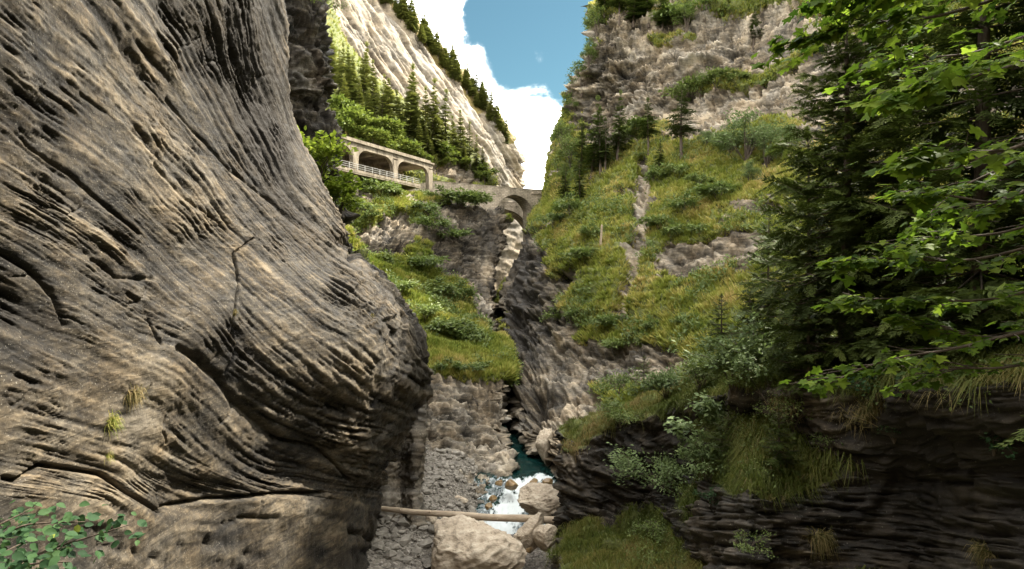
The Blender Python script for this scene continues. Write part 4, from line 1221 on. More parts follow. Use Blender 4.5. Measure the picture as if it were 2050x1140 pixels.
def conifer(seed, height, rbase, bare, whorls, per, tpl, mat, droop=0.35, top_pow=0.9, gap=0.12, sub=1):
    """trunk mesh, crown mesh of a spruce standing at the origin"""
    r = np.random.default_rng(seed)
    T = Soup()
    zz = np.linspace(-0.6, height, 9)
    bend = r.normal(size=2) * 0.01 * height
    pts = np.stack([bend[0] * np.sin(zz / height * 3), bend[1] * np.sin(zz / height * 2.2), zz], -1)
    T.tube(pts, height * 0.014 + 0.03, 0.015, 7)
    # a few bare dead twigs on the lower trunk
    for _ in range(10):
        z = height * r.uniform(.1 * bare + .05, bare + .1)
        a = r.uniform(0, 6.28)
        L = rbase * r.uniform(.2, .55)
        T.tube([[0, 0, z], [math.cos(a) * L, math.sin(a) * L, z - .1 * L]], .012 * height * .12, .004, 4)
    C = Soup()
    org, xd, scl, var = [], [], [], []
    lop = r.uniform(0, 6.28)
    for w in range(whorls):
        t = (w + r.uniform(-.3, .3)) / whorls
        t = min(max(t, 0), .985)
        z = height * (bare + (1 - bare) * t)
        L0 = rbase * ((1 - t) ** top_pow * .96 + .05) * min(1, .55 + t * 4)
        for b in range(per):
            if r.random() < gap:
                continue
            a = 2 * math.pi * (b + r.uniform(-.35, .35)) / per + w * 2.4
            L = L0 * r.uniform(.62, 1.12) * (1 + .15 * math.cos(a - lop))
            el = (0.55 * t - droop * (1 - t)) + r.normal() * .10
            dvec = np.array([math.cos(a) * math.cos(el), math.sin(a) * math.cos(el), math.sin(el)])
            o0 = np.array([bend[0] * math.sin(z / height * 3), bend[1] * math.sin(z / height * 2.2), z])
            if sub == 1:
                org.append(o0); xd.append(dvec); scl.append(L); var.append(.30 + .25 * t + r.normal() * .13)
            else:
                # near tree: the branch itself, side sprays and hanging twigs
                tip = o0 + dvec * L + np.array([0, 0, .10 * L])
                mid = o0 + dvec * L * .55 + np.array([0, 0, -.06 * L])
                T.tube([o0, mid, tip], .006 * L + .012, .004, 4)
                for s in range(sub):
                    k_ = (s + r.random()) / sub
                    c = o0 + (mid - o0) * min(1, k_ * 1.8) if k_ < .55 else mid + (tip - mid) * (k_ - .55) / .45
                    side = np.array([-math.sin(a), math.cos(a), 0]) * r.choice([-1, 1]) * r.uniform(.15, .95)
                    dd = dvec * r.uniform(.5, 1) + side + np.array([0, 0, -r.uniform(.0, .55)])
                    org.append(c); xd.append(unit(dd)); scl.append(L * r.uniform(.30, .52) * (1 - .35 * k_)); var.append(.32 + .3 * k_ + r.normal() * .13)
                org.append(mid); xd.append(unit(tip - mid)); scl.append(L * .5); var.append(.5 + r.normal() * .1)
    org, xd, scl, var = map(np.array, (org, xd, scl, var))
    up = np.tile([0, 0, 1.0], (len(org), 1)) + r.normal(size=(len(org), 3)) * .22
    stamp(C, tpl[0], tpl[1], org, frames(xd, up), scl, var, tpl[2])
    # leader shoot
    stamp(C, tpl[0], tpl[1], np.array([[bend[0] * .14, bend[1] * .8, height * .94]] * 3), frames(np.array([[.05, 0, 1.0], [.1, .1, 1], [-.1, .05, 1]]), np.array([[1.0, 0, 0], [0, 1, 0], [.7, .7, 0]])), np.array([.07 * height] * 3), np.array([.6] * 3), tpl[2])
    return T.mesh('trunk', M['bark']), C.mesh('crown', M[mat], False)

# leaves: unit length along x, flat in xy
LEAF2 = (np.array([[0, 0, 0], [.45, .26, .05], [1, 0, -.06], [.45, -.26, .05]]), np.array([[0, 1, 2], [0, 2, 3]]))
LEAF6 = (np.array([[0, 0, 0], [.22, .30, .03], [.55, .36, .05], [.84, .2, .02], [1.04, 0, -.08], [.84, -.2, .02], [.55, -.36, .05], [.22, -.30, .03], [.5, 0, -.02]]),
         np.array([[8, i, i + 1] for i in range(7)] + [[8, 7, 0]]))
_o = [(0, 0), (.06, .10), (-.05, .30), (.10, .42), (.26, .30), (.36, .34), (.42, .56), (.58, .62), (.62, .40), (.66, .22), (.78, .24), (.90, .12), (1.06, 0)]
_o = _o + [(x, -y) for x, y in _o[-2:0:-1]]
_z = lambda x, y: -.10 * x * x - .28 * y * y + .03
MAPLE = (np.array([[x, y, _z(x, y)] for x, y in _o] + [[.32, 0, -.03]]), np.array([[len(_o), i, (i + 1) % len(_o)] for i in range(len(_o))]))

def shrub(seed, radius, height, nleaf, leaf, tpl, mat, stems=7, flat=0.3, base=0.12, clump=14, bark='bark', lean=(0, 0), sag=0.25):
    """stems mesh, foliage mesh of a leafy bush standing at the origin"""
    r = np.random.default_rng(seed)
    T, C = Soup(), Soup()
    tips = []
    for s in range(stems):
        a = r.uniform(0, 6.28)
        rr = radius * math.sqrt(r.random()) * .95
        h = height * (1 - (rr / radius) ** 2 * .55) * r.uniform(.7, 1.02)
        e = np.array([math.cos(a) * rr + lean[0] * h, math.sin(a) * rr + lean[1] * h, h])
        m = e * np.array([.42, .42, .62]) + r.normal(size=3) * .06 * radius
        p = np.array([[0, 0, -.15], m * .5 + r.normal(size=3) * .03 * radius, m, e])
        T.tube(p, .016 * height + .006, .004, 5)
        tips.append((m, e))
        for q in range(4):
            t = r.uniform(.3, .95)
            c = m + (e - m) * t
            e2 = c + unit(r.normal(size=3) * np.array([1, 1, .5])) * radius * r.uniform(.22, .5)
            T.tube([c, (c + e2) / 2 + r.normal(size=3) * .03 * radius, e2], .006 * height + .003, .002, 4)
            tips.append((c, e2))
    ncl = max(8, nleaf // clump)
    org, var = [], []
    for _ in range(ncl):
        c, e = tips[r.integers(len(tips))]
        ctr = c + (e - c) * r.uniform(.25, 1.05)
        k_ = clump + r.integers(-4, 5)
        q = ctr + r.normal(size=(k_, 3)) * np.array([.13, .13, .07]) * radius
        org.append(q)
        var.append(np.full(k_, r.normal() * .14) + .5)
    org = np.concatenate(org); var = np.concatenate(var) + r.normal(size=len(org)) * .12
    out = unit(org * np.array([1, 1, .35]) + r.normal(size=org.shape) * .45 * radius)
    out[:, 2] -= sag
    up = np.tile([0, 0, 1.0], (len(org), 1)) + r.normal(size=org.shape) * flat
    stamp(C, tpl[0], tpl[1], org, frames(out, up), leaf * r.uniform(.65, 1.2, len(org)), var)
    return T.mesh('stems', M[bark]), C.mesh('foliage', M[mat], False)

# ------------------------------------------------------------------ grass
def grass(name, label, T, n, h, mat='grass', seed=0, depth_pow=1.0, blades=4, thr=0.35, width=0.14, droop=0.5, frame_only=True, extra=None, segs=1, var0=0.45):
    r = np.random.default_rng(seed)
    G, N, veg = T['G'], T['N'], T['veg']
    a = np.linalg.norm(np.cross(G[1:, :-1] - G[:-1, :-1], G[:-1, 1:] - G[:-1, :-1]), axis=-1)
    w = a * sstep(thr, thr + .35, veg[:-1, :-1] if extra is None else np.clip(veg[:-1, :-1] + extra[:-1, :-1], 0, 1))
    u, v = T['u'][:-1, :-1], T['v'][:-1, :-1]
    if frame_only:
        w = w * ((u > -60) & (u < 2110) & (v > -60) & (v < 1210) & (G[:-1, :-1, 1] > 1))
    w = w / np.maximum(G[:-1, :-1, 1], 4) ** depth_pow
    idx = r.choice(w.size, n, p=(w / w.sum()).ravel())
    i, j = np.unravel_index(idx, w.shape)
    s, t = r.random((n, 1)), r.random((n, 1))
    p = G[i, j] * (1 - s) * (1 - t) + G[i + 1, j] * s * (1 - t) + G[i, j + 1] * (1 - s) * t + G[i + 1, j + 1] * s * t
    nn = N[i, j]
    cl = fbm(p * 0.18, 3, seed + 5) * .8 + fbm(p * 0.8, 2, seed + 6) * .45
    hh = h * (0.75 + .5 * r.random(n)) * (1 + .5 * fbm(p * .5, 2, seed + 7))
    S = Soup()
    for b in range(blades):
        az = r.uniform(0, 6.28, n)
        side = np.stack([np.cos(az), np.sin(az), 0 * az], -1)
        lift = np.array([0, 0, 1.0]) * .75 + nn * .55 + side * r.uniform(.25, .8, n)[:, None]
        lift = unit(lift)
        wd = unit(np.cross(lift, side + nn * .3)) * (hh * width)[:, None]
        o = p + side * (hh * .25)[:, None] * r.random((n, 1)) - nn * .03
        vv = np.clip(var0 + cl + r.normal(size=n) * .10, 0, 1)
        if segs == 1:
            tip = o + lift * hh[:, None] + np.array([0, 0, -1]) * (hh * droop * .3)[:, None]
            V = np.stack([o - wd, o + wd, tip], 1)
            f = np.arange(3 * n).reshape(n, 3)
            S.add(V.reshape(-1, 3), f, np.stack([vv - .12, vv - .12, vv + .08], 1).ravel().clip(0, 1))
        else:
            m = o + lift * (hh * .55)[:, None]
            tip = o + lift * (hh * .85)[:, None] + (side + nn * .5) * (hh * .35)[:, None] + np.array([0, 0, -1]) * (hh * droop)[:, None]
            V = np.stack([o - wd, o + wd, m + wd * .7, m - wd * .7, tip], 1)
            k0 = (np.arange(n) * 5)[:, None]
            f = np.concatenate([k0 + np.array([0, 1, 2]), k0 + np.array([0, 2, 3]), k0 + np.array([3, 2, 4])])
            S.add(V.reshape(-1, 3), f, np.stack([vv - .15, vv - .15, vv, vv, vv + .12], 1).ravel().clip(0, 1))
    return stuff(link(name, S.mesh(name, M[mat], False), label=label))

def hit(T, u, v):
    """the front point of a surface under a photo pixel, and its normal"""
    d2 = (T['u'] - u) ** 2 + (T['v'] - v) ** 2
    d2 = np.where(T['y'] > 1, d2, 1e12)
    near = d2 < max(d2.min() * 3 + 4, 30)
    y = np.where(near, T['y'], 1e9)
    k_ = np.argmin(y + d2 * .02)
    i, j = np.unravel_index(k_, y.shape)
    return T['G'][i, j], T['N'][i, j]
def copy_plant(name, proto, label, category, loc, rotz, scale, group, tilt=(0, 0)):
    """proto: list of (part name, mesh)"""
    o = thing(name, label, category, loc, rotz, scale, group)
    o.rotation_euler = (tilt[0], tilt[1], rotz)
    for pn, me in proto:
        c = link(pn, me, o)
        if pn in ('crown', 'foliage'):
            c['kind'] = 'stuff'
    return o
print('plant templates', round(time.time() - T0, 1))

# ------------------------------------------------------------------ plants: where they stand
pr = np.random.default_rng(2024)
def con(seed, **kw):
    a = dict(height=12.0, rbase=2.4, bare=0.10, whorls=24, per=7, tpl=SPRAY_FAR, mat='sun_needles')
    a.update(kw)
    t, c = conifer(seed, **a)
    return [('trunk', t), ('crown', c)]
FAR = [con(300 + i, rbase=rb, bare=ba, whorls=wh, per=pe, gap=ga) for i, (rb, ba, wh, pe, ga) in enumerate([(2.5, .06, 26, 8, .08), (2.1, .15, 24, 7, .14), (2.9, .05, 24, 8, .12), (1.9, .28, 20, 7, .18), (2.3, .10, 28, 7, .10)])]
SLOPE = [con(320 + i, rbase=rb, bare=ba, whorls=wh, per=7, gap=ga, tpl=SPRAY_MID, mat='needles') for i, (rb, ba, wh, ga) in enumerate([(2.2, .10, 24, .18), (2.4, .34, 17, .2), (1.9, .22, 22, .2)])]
def bush(seed, **kw):
    a = dict(radius=1.5, height=1.9, nleaf=700, leaf=.16, tpl=LEAF2, mat='shrub')
    a.update(kw)
    t, c = shrub(seed, **a)
    return [('stems', t), ('foliage', c)]
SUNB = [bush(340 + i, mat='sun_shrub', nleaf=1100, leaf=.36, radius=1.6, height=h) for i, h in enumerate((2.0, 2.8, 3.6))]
BUSH = [bush(350 + i, leaf=.30, nleaf=1000, height=h) for i, h in enumerate((1.3, 1.7, 2.2))]
GREY = [bush(360 + i, mat='grey_shrub', leaf=.30, nleaf=2600, radius=2.6, height=h, stems=12) for i, h in enumerate((4.5, 6.0))]
TALL = [bush(365 + i, leaf=.26, nleaf=2600, radius=rr, height=h, stems=13) for i, (rr, h) in enumerate(((2.2, 5.0), (1.9, 6.0)))]

def stand(T, u, vb, vt, proto, ph, name, label, cat, group, seed, wide=1.0):
    """a plant whose foot is at (u, vb) and whose top reaches vt; ph: height of the prototype"""
    p, n = hit(T, u, vb)
    h = max(0.4, (vb - vt) / F * p[1])
    s = h / ph
    r = np.random.default_rng(seed)
    sw = s * wide * r.uniform(.92, 1.08)
    o = copy_plant(name, proto, label, cat, (p[0], p[1] + .1, p[2] - .15), r.uniform(0, 6.28), 1.0, group, (r.normal() * .03, r.normal() * .03))
    o.scale = (sw, sw, s)
    return o

# conifers along the skyline of the pale mountain
sky = [(752, -24, -75), (764, -14, -62), (776, -2, -58), (788, 8, -40), (799, 20, -36), (811, 30, -28), (822, 40, -8), (832, 50, -4), (842, 60, 14), (852, 68, 24), (862, 80, 34), (872, 90, 42), (881, 100, 52), (886, 108, 60),
       (893, 116, 78), (901, 124, 84), (908, 132, 88), (915, 140, 92), (922, 150, 98), (930, 157, 112), (938, 166, 118), (946, 176, 124), (953, 183, 140), (960, 192, 144), (967, 199, 160), (974, 207, 168), (981, 215, 172), (988, 224, 184),
       (995, 233, 198), (1002, 243, 206), (1010, 252, 210), (1018, 264, 224), (1024, 278, 236)]
for i, (u_, vb, vt) in enumerate(sky):
    stand(TM, u_ - 6, vb + 8, vt + pr.integers(-12, 16), FAR[i % 5], 12.0, 'conifer', 'conifer on the mountain skyline, ' + ordinal(i) + ' along the ridge from the top left', 'conifer', 'conifers on the mountain skyline', 400 + i, pr.uniform(.85, 1.6))
# second row just inside the ridge
for i, (u_, vb, vt) in enumerate([(800, 44, 2), (822, 62, 24), (846, 84, 44), (868, 108, 66), (890, 136, 100), (912, 162, 122), (936, 186, 146), (958, 212, 174), (982, 240, 204), (1003, 264, 234)]):
    stand(TM, u_, vb, vt, FAR[(i * 2 + 1) % 5], 12.0, 'conifer', 'conifer just below the skyline row on the pale cliff, ' + ordinal(i) + ' from the top', 'conifer', 'conifers below the skyline row', 450 + i, 1.3)

# the wood above the gallery
wood = [(684, 205, 78), (706, 215, 98), (726, 215, 72), (745, 235, 110), (762, 262, 140), (676, 190, 90), (695, 235, 140), (716, 245, 150), (740, 255, 165), (783, 268, 148), (800, 285, 170), (818, 288, 118), (833, 290, 168), (848, 300, 164), (865, 305, 148),
        (880, 312, 185), (896, 316, 176), (912, 318, 225), (928, 328, 215), (941, 332, 238), (868, 330, 258), (885, 332, 280), (953, 340, 262), (966, 348, 285), (905, 325, 262), (775, 240, 155), (812, 265, 200), (855, 318, 240), (838, 310, 230), (930, 340, 285), (972, 360, 318), (700, 175, 85), (664, 170, 60), (735, 205, 130), (755, 225, 155)]
wood.sort()
for i, (u_, vb, vt) in enumerate(wood):
    dead = i % 9 == 4
    stand(TF, u_, vb, vt + 6, FAR[(i * 3) % 5], 12.0, 'conifer', 'conifer in the sunlit wood above the gallery, ' + ordinal(i) + ' from the left', 'conifer', 'conifers in the wood above the gallery', 500 + i, 1.05)
sunb = [(690, 262, 225), (702, 276, 236), (716, 280, 246), (728, 286, 240), (742, 292, 255), (756, 298, 252), (770, 304, 262), (786, 308, 268), (800, 312, 276), (815, 316, 280), (830, 320, 284), (682, 240, 195), (708, 256, 212), (735, 268, 224), (765, 284, 238),
        (694, 235, 185), (722, 258, 212), (750, 276, 228), (780, 294, 250), (848, 322, 292), (798, 300, 258), (958, 352, 322), (975, 366, 338), (935, 335, 305), (900, 330, 305), (885, 322, 290)]
sunb.sort()
for i, (u_, vb, vt) in enumerate(sunb):
    stand(TF, u_, vb + 4, vt, SUNB[i % 3], (2.0, 2.8, 3.6)[i % 3], 'bush', 'light green sunlit bush on the bank over the gallery roof, ' + ordinal(i) + ' from the left', 'bush', 'sunlit bushes above the gallery', 560 + i, 1.1)

# spruces on the right bank
for i, (u_, vb, vt, pi, w, lb) in enumerate([
        (1298, 305, 190, 1, .95, 'shorter bare-stemmed spruce at the head of the scree streak'), (1362, 318, 168, 1, 1.0, 'tall bare-stemmed spruce on the right bank beside the grey-green trees'),
        (1233, 324, 178, 2, .95, 'thin dark spruce right-hand in the row under the square cave'), (1200, 345, 212, 2, 1.0, 'thin dark spruce in the middle of the row left of the cave'),
        (1180, 350, 188, 0, .95, 'dark spruce taller than its left neighbours, in the row by the right skyline'), (1160, 352, 232, 0, .9, 'dark spruce leftmost in the row by the right skyline'),
        (1216, 338, 232, 2, .8, 'shortest thin spruce standing between two taller ones below the cave'), (1318, 338, 278, 0, 1.1, 'small dark spruce at the foot of the bare-stemmed pair'),
        (1505, 92, 8, 2, 1.0, 'single spruce on the pale cliff edge near the top right'), (1213, 30, -60, 0, 1.0, 'spruce at the left corner of the right clifftop'), (1240, 45, -50, 1, 1.1, 'spruce second along the right clifftop'),
        (1268, 48, -70, 0, 1.0, 'spruce third along the right clifftop'), (1300, 50, -60, 2, 1.2, 'spruce fourth along the right clifftop'), (1325, 52, -30, 0, 1.1, 'spruce on the right clifftop next to the bright bush'),
        (1160, 400, 310, 0, 1.0, 'low dark spruce by the bridge end on the right bank'), (1130, 395, 330, 0, 1.2, 'small spruce just above the bridge end on the right bank')]):
    stand(TR, u_, vb, vt, SLOPE[pi], 12.0, 'spruce', lb, 'spruce', 'spruces on the right bank', 600 + i, w * 1.5)

# bushes on the right bank, each with its own label
def lab_bushes(T, lst, protos, hs, name, cat, group, seed, wide=1.2):
    for i, (u_, vb, vt, lb) in enumerate(lst):
        k_ = i % len(protos)
        stand(T, u_, vb, vt, protos[k_], hs[k_], name, lb, cat, group, seed + i, wide)
HB, HG, HT = (1.3, 1.7, 2.2), (4.5, 6.0), (5.0, 6.0)
lab_bushes(TR, [(1375, 62, 2, 'bright green bush on the right clifftop'),
                (1400, 190, 132, 'wide green bush on the ledge across the high cliff'),
                (1140, 335, 262, 'tall leafy bush on the left skyline of the right bank'),
                (1122, 366, 320, 'leafy bush on the skyline above the bridge end'),
                (1128, 300, 238, 'leafy bush high on the left skyline of the right bank'),
                (1150, 240, 168, 'leafy bush on the skyline beside the high crag'),
                (1165, 190, 112, 'slim leafy bush up the skyline of the high crag'),
                (1180, 130, 62, 'leafy bush near the top of the crag skyline'),
                (1192, 70, 5, 'leafy bush at the top corner of the crag skyline')],
           TALL, HT, 'bush', 'bush', 'tall bushes on the right bank', 670, 1.0)
lab_bushes(TR, [(1410, 40, -5, 'green bush right of the brightest bush on the right clifftop'),
                (1345, 58, 10, 'green bush left of the brightest bush on the right clifftop'),
                (1432, 178, 130, 'green bush right of the widest one on the high cliff ledge'),
                (1372, 200, 160, 'green bush at the left end of the high cliff ledge'),
                (1475, 165, 138, 'small green bush at the right end of the high cliff ledge'),
                (1455, 300, 262, 'dark green bush between the grey-green tree and the crag'),
                (1350, 350, 318, 'low dark bush right of the scree streak top'),
                (1308, 362, 330, 'round low bush at the top of the scree streak'),
                (1400, 372, 335, 'low bush under the grey-green trees'),
                (1440, 395, 355, 'pale low bush among the herbs below the grey-green trees'),
                (1372, 420, 385, 'low bush in the middle of the green slope'),
                (1250, 275, 240, 'green bush under the square cave'),
                (1275, 262, 232, 'small bush right of the square cave'),
                (1140, 425, 385, 'dark bush right of the end of the stone bridge'),
                (1105, 452, 410, 'low bush on the rock rib below the bridge end'),
                (1160, 520, 486, 'low green bush on the left edge of the grass slope'),
                (1180, 470, 440, 'small bush left of the pale dead pole'),
                (1150, 640, 605, 'low bush on the grass ledge over the slot'),
                (1215, 650, 618, 'green bush at the foot of the scree streak'),
                (1300, 660, 630, 'low herb clump on the lowest grass terrace'),
                (1360, 650, 622, 'grey-green herb clump on the right of the lowest terrace'),
                (1320, 455, 420, 'grassy bush on the rib right of the scree streak'),
                (1345, 480, 440, 'yellow-green bush on the rib above the bare rock patch'),
                (1400, 470, 432, 'green bush above the bare rock patch'),
                (1245, 700, 668, 'small bush on the rock band under the terraces'),
                (1110, 640, 612, 'tiny bush on the dark rock beside the slot')],
           BUSH, HB, 'bush', 'bush', 'bushes on the right bank', 640, 1.0)
lab_bushes(TR, [(1490, 318, 212, 'large grey-green tree on the right bank, the biggest of its kind there'), (1535, 330, 250, 'grey-green tree right of the biggest one on the bank'), (1462, 300, 228, 'grey-green bush left of the biggest grey-green tree'), (1580, 320, 240, 'grey-green bush half hidden behind the near spruces'),
                (1415, 290, 255, 'small grey-green bush at the foot of the folded crag'), (1500, 360, 312, 'low grey-green bush below the biggest grey-green tree')], GREY, HG, 'leafy_tree', 'tree', 'grey-green trees on the right bank', 690, 1.0)
# bushes on the left bank
lab_bushes(TC, [(925, 412, 372, 'dense dark green bush overhanging the rock left of the bridge arch'), (885, 408, 374, 'dense dark green bush in front of the bridge wall'), (952, 416, 376, 'dark green bush hanging beside the bridge arch'),
                (760, 388, 352, 'dark bush under the railing between two gallery pillars'), (735, 384, 356, 'small bush at the foot of the left gallery pillar'), (785, 390, 364, 'green bush at the foot of the middle gallery pillar'), (850, 425, 395, 'green bush below the start of the bridge wall'),
                (870, 462, 425, 'green bush on the slope left of the dark crag'), (905, 480, 440, 'loose green bush on the edge of the dark crag'), (860, 540, 505, 'dark low bush in the middle of the left slope'), (925, 600, 560, 'green bush above the slot on the left slope'),
                (850, 640, 590, 'broad dark bush low on the left slope'), (890, 665, 625, 'green bush above the mossy ledge'), (940, 680, 645, 'green bush at the right of the mossy ledge'), (800, 590, 545, 'bush beside the nose of the striated wall'), (960, 740, 715, 'trailing green bush on the top of the river buttress'),
                (900, 745, 715, 'mossy bush in the middle of the river buttress top'), (740, 440, 410, 'tiny dark bush on the scree under the gallery'), (720, 425, 395, 'leafy bush beside the dark crag under the gallery'), (880, 590, 555, 'bush in the grass halfway up the left slope')],
           BUSH, HB, 'bush', 'bush', 'bushes on the left bank', 720, 1.15)
print('woods', round(time.time() - T0, 1))

# ------------------------------------------------------------------ near plants on the right
SPRAY_YOUNG = spray_template(8, 3, 5, 0.55, 2.0)
def near_spruce(seed, height, rbase, whorls, per, sub, bare=.05, tpl=SPRAY_NEAR):
    t, c = conifer(seed, height, rbase, bare, whorls, per, tpl, 'needles', droop=.30, top_pow=.75, gap=.1, sub=sub)
    return [('trunk', t), ('crown', c)]
NS = [near_spruce(800, 10.0, 2.7, 24, 8, 6), near_spruce(801, 15.0, 3.7, 28, 8, 7, .06), near_spruce(802, 3.0, 1.25, 12, 7, 5, .06, SPRAY_YOUNG)]
for i, (u_, v_, y_, s_, pi, lb, rz) in enumerate([
        (1615, 705, 25.0, 1.0, 0, 'pointed spruce standing clear at the left of the dark spruces', 0.3), (1540, 700, 28.5, .72, 0, 'smaller spruce at the left edge of the near wood', 1.9), (1690, 735, 21.0, .95, 1, 'tall dark spruce between the pointed spruce and the maple', 2.2),
        (1800, 720, 19.5, 1.05, 1, 'tall dark spruce behind the maple branches, left-hand of the rear pair', 4.0), (1965, 715, 17.0, 1.15, 1, 'tall spruce with a thick trunk behind the maple branches at the right', 1.0), (1700, 660, 31.0, 1.0, 1, 'tall spruce farthest back in the near wood', 5.2),
        (1442, 690, 33.0, 1.05, 2, 'young spruce alone at the left foot of the near wood', .5), (1500, 720, 29.0, 1.2, 2, 'young spruce beside the smaller spruce at the wood edge', 2.5), (1560, 935, 16.2, .62, 2, 'young spruce with low spreading branches on the grassy knob', 3.1),
        (1455, 930, 18.5, .66, 2, 'seedling spruce reaching over the dark hollow', 1.2), (1620, 770, 19.0, 1.25, 2, 'young spruce with arching branches under the near wood', 4.4), (1290, 800, 33.0, .9, 2, 'seedling spruce on the rock shelf by the slot', 4.9)]):
    p_, _n = hit(TR if y_ > 30 else TN, u_, v_)
    copy_plant('spruce', NS[pi], lb, 'spruce', (p_[0], p_[1], p_[2] - .15 * s_), rz, s_ * min(1.25, max(.9, p_[1] / y_)), 'spruces of the near wood')
for i, (x_, y_, z_, s_) in enumerate([(13.5, 12.5, -3.2, 1.1), (15.5, 8.0, -2.5, 1.2), (11.0, 7.0, -3.0, .9), (17.5, 15.0, -2.0, 1.2), (13.0, 3.0, -2.5, 1.1), (20, 10, 1, 1.3)]):  # unseen trees, added to shade the foreground rock
    copy_plant('spruce', NS[1], 'unseen spruce added beyond the right edge of the view for shade', 'spruce', (x_, y_, z_), 1.3 * i, s_, 'unseen spruces added for shade beyond the right edge')

# leafy shrubs over the dark hollow
def near_shrub(name, label, u_, v_, y_, seed, mat, radius, height, nleaf, leaf, tpl=LEAF6, lean=(0, 0), sag=.15, flat=.3, bark='bark', stems=9, clump=12, group=None):
    t, c = shrub(seed, radius, height, nleaf, leaf, tpl, mat, stems, flat, clump=clump, bark=bark, lean=lean, sag=sag)
    if u_ > 1200 and seed != 906:
        p_, _n = hit(TN, u_, v_)
    else:
        p_ = P(u_, v_, y_)
    return copy_plant(name, [('stems', t), ('foliage', c)], label, 'shrub', tuple(p_), 0, 1, group)
near_shrub('leafy_shrub', 'pale green small-leaved shrub leaning out over the dark rock nose', 1345, 985, 24.0, 901, 'grey_shrub', 2.0, 2.5, 4200, .17, LEAF2, (-.55, -.2), 0, .35, stems=12)
near_shrub('leafy_shrub', 'blue-green broad-leaved shrub in a flat tier under the spruces', 1440, 862, 23.0, 902, 'grey_shrub', 1.75, 1.0, 1500, .24, LEAF6, (0, 0), .1, .2)
near_shrub('leafy_shrub', 'pale green bush on the diagonal ledge nearest the seedling spruce', 1335, 800, 29.0, 921, 'grey_shrub', 1.5, 1.5, 1600, .18, LEAF2, (-.1, 0), .1, .3)
near_shrub('leafy_shrub', 'yellow-green bush in the middle of the diagonal ledge', 1400, 785, 27.0, 922, 'shrub', 1.4, 1.5, 1600, .16, LEAF2, (0, 0), .1, .3)
near_shrub('leafy_shrub', 'loose green bush above the blue-green tiered shrub', 1465, 790, 25.0, 923, 'shrub', 1.3, 1.6, 1500, .15, LEAF2, (0, 0), .1, .3)
near_shrub('leafy_shrub', 'dark green bush right of the blue-green tiered shrub', 1540, 800, 20.5, 924, 'shrub', 1.1, 1.2, 1400, .12, LEAF2, (-.1, 0), .1, .3)
near_shrub('leafy_shrub', 'pale leaved shrub at the foot of the smaller spruce', 1500, 765, 27.5, 903, 'grey_shrub', 1.8, 1.9, 2200, .2, LEAF2, (-.3, 0), .1, .3)
near_shrub('leafy_shrub', 'sparse green shrub between the dark hollow and the young spruce', 1420, 955, 21.5, 904, 'grey_shrub', 1.1, 1.5, 1500, .15, LEAF2, (-.2, -.2), 0, .35)
near_shrub('leafy_shrub', 'grass-green bush on the lip of the rock nose', 1245, 850, 29.0, 905, 'shrub', 1.3, 1.2, 1500, .14, LEAF2, (-.2, -.1), 0, .4)
near_shrub('leafy_shrub', 'pale herb bush on the shelf above the rock nose', 1240, 785, 38.0, 906, 'shrub', 2.0, 1.2, 1100, .19, LEAF2, (0, 0), 0, .4)
near_shrub('leafy_shrub', 'yellow-green bush under the arching spruce branches', 1590, 850, 18.0, 907, 'shrub', 1.3, 1.1, 900, .10, LEAF2, (0, -.2), 0, .4)
near_shrub('leafy_shrub', 'dark leafy shrub low on the shaded rock at the right', 1760, 800, 13.5, 908, 'hazel', 1.0, .8, 350, .10, LEAF6, (0, -.3), .2, .3)
near_shrub('leafy_shrub', 'dark leafy shrub at the right edge of the shaded rock', 1990, 900, 10.2, 909, 'hazel', .7, .5, 160, .11, LEAF6, (-.3, -.3), .3, .3)
near_shrub('fern_clump', 'green fern clump on the mossy foot of the right rock', 1310, 1075, 20.5, 931, 'shrub', .9, .8, 900, .10, LEAF2, (0, -.2), .1, .4)
near_shrub('fern_clump', 'dark fern clump under the hanging grass of the knob', 1425, 1010, 16.6, 932, 'hazel', .6, .6, 600, .075, LEAF2, (0, -.3), .2, .4)
near_shrub('fern_clump', 'leafy clump right of the grassy knob on the shaded rock', 1665, 905, 15.2, 933, 'shrub', .8, .6, 700, .075, LEAF2, (0, -.3), .2, .4)
near_shrub('fern_clump', 'dark leafy clump on the shaded rock below the dry grass', 1790, 880, 13.4, 934, 'hazel', .7, .5, 600, .07, LEAF2, (0, -.3), .2, .4)
near_shrub('fern_clump', 'mossy leafy clump at the bottom edge left of the yellow grass', 1500, 1100, 15.6, 935, 'shrub', .6, .5, 600, .07, LEAF2, (0, -.3), .2, .4)
# sapling on the edge of the striated wall
near_shrub('maple_sapling', 'bright green maple sapling on the edge of the striated wall', 632, 405, 28.5, 910, 'sapling', 1.9, 4.3, 1700, .24, LEAF6, (-.10, 0), .2, .25, stems=10)
near_shrub('maple_sapling', 'bright green smaller maple sapling lower on the wall edge', 676, 455, 29.5, 911, 'sapling', 1.3, 3.3, 1100, .24, LEAF6, (.08, 0), .2, .25, stems=8)
near_shrub('leafy_shrub', 'thin shrub hanging from the top of the dark crag', 652, 20, 42.0, 912, 'shrub', 1.3, 1.2, 350, .17, LEAF2, (.3, 0), .2, .4)

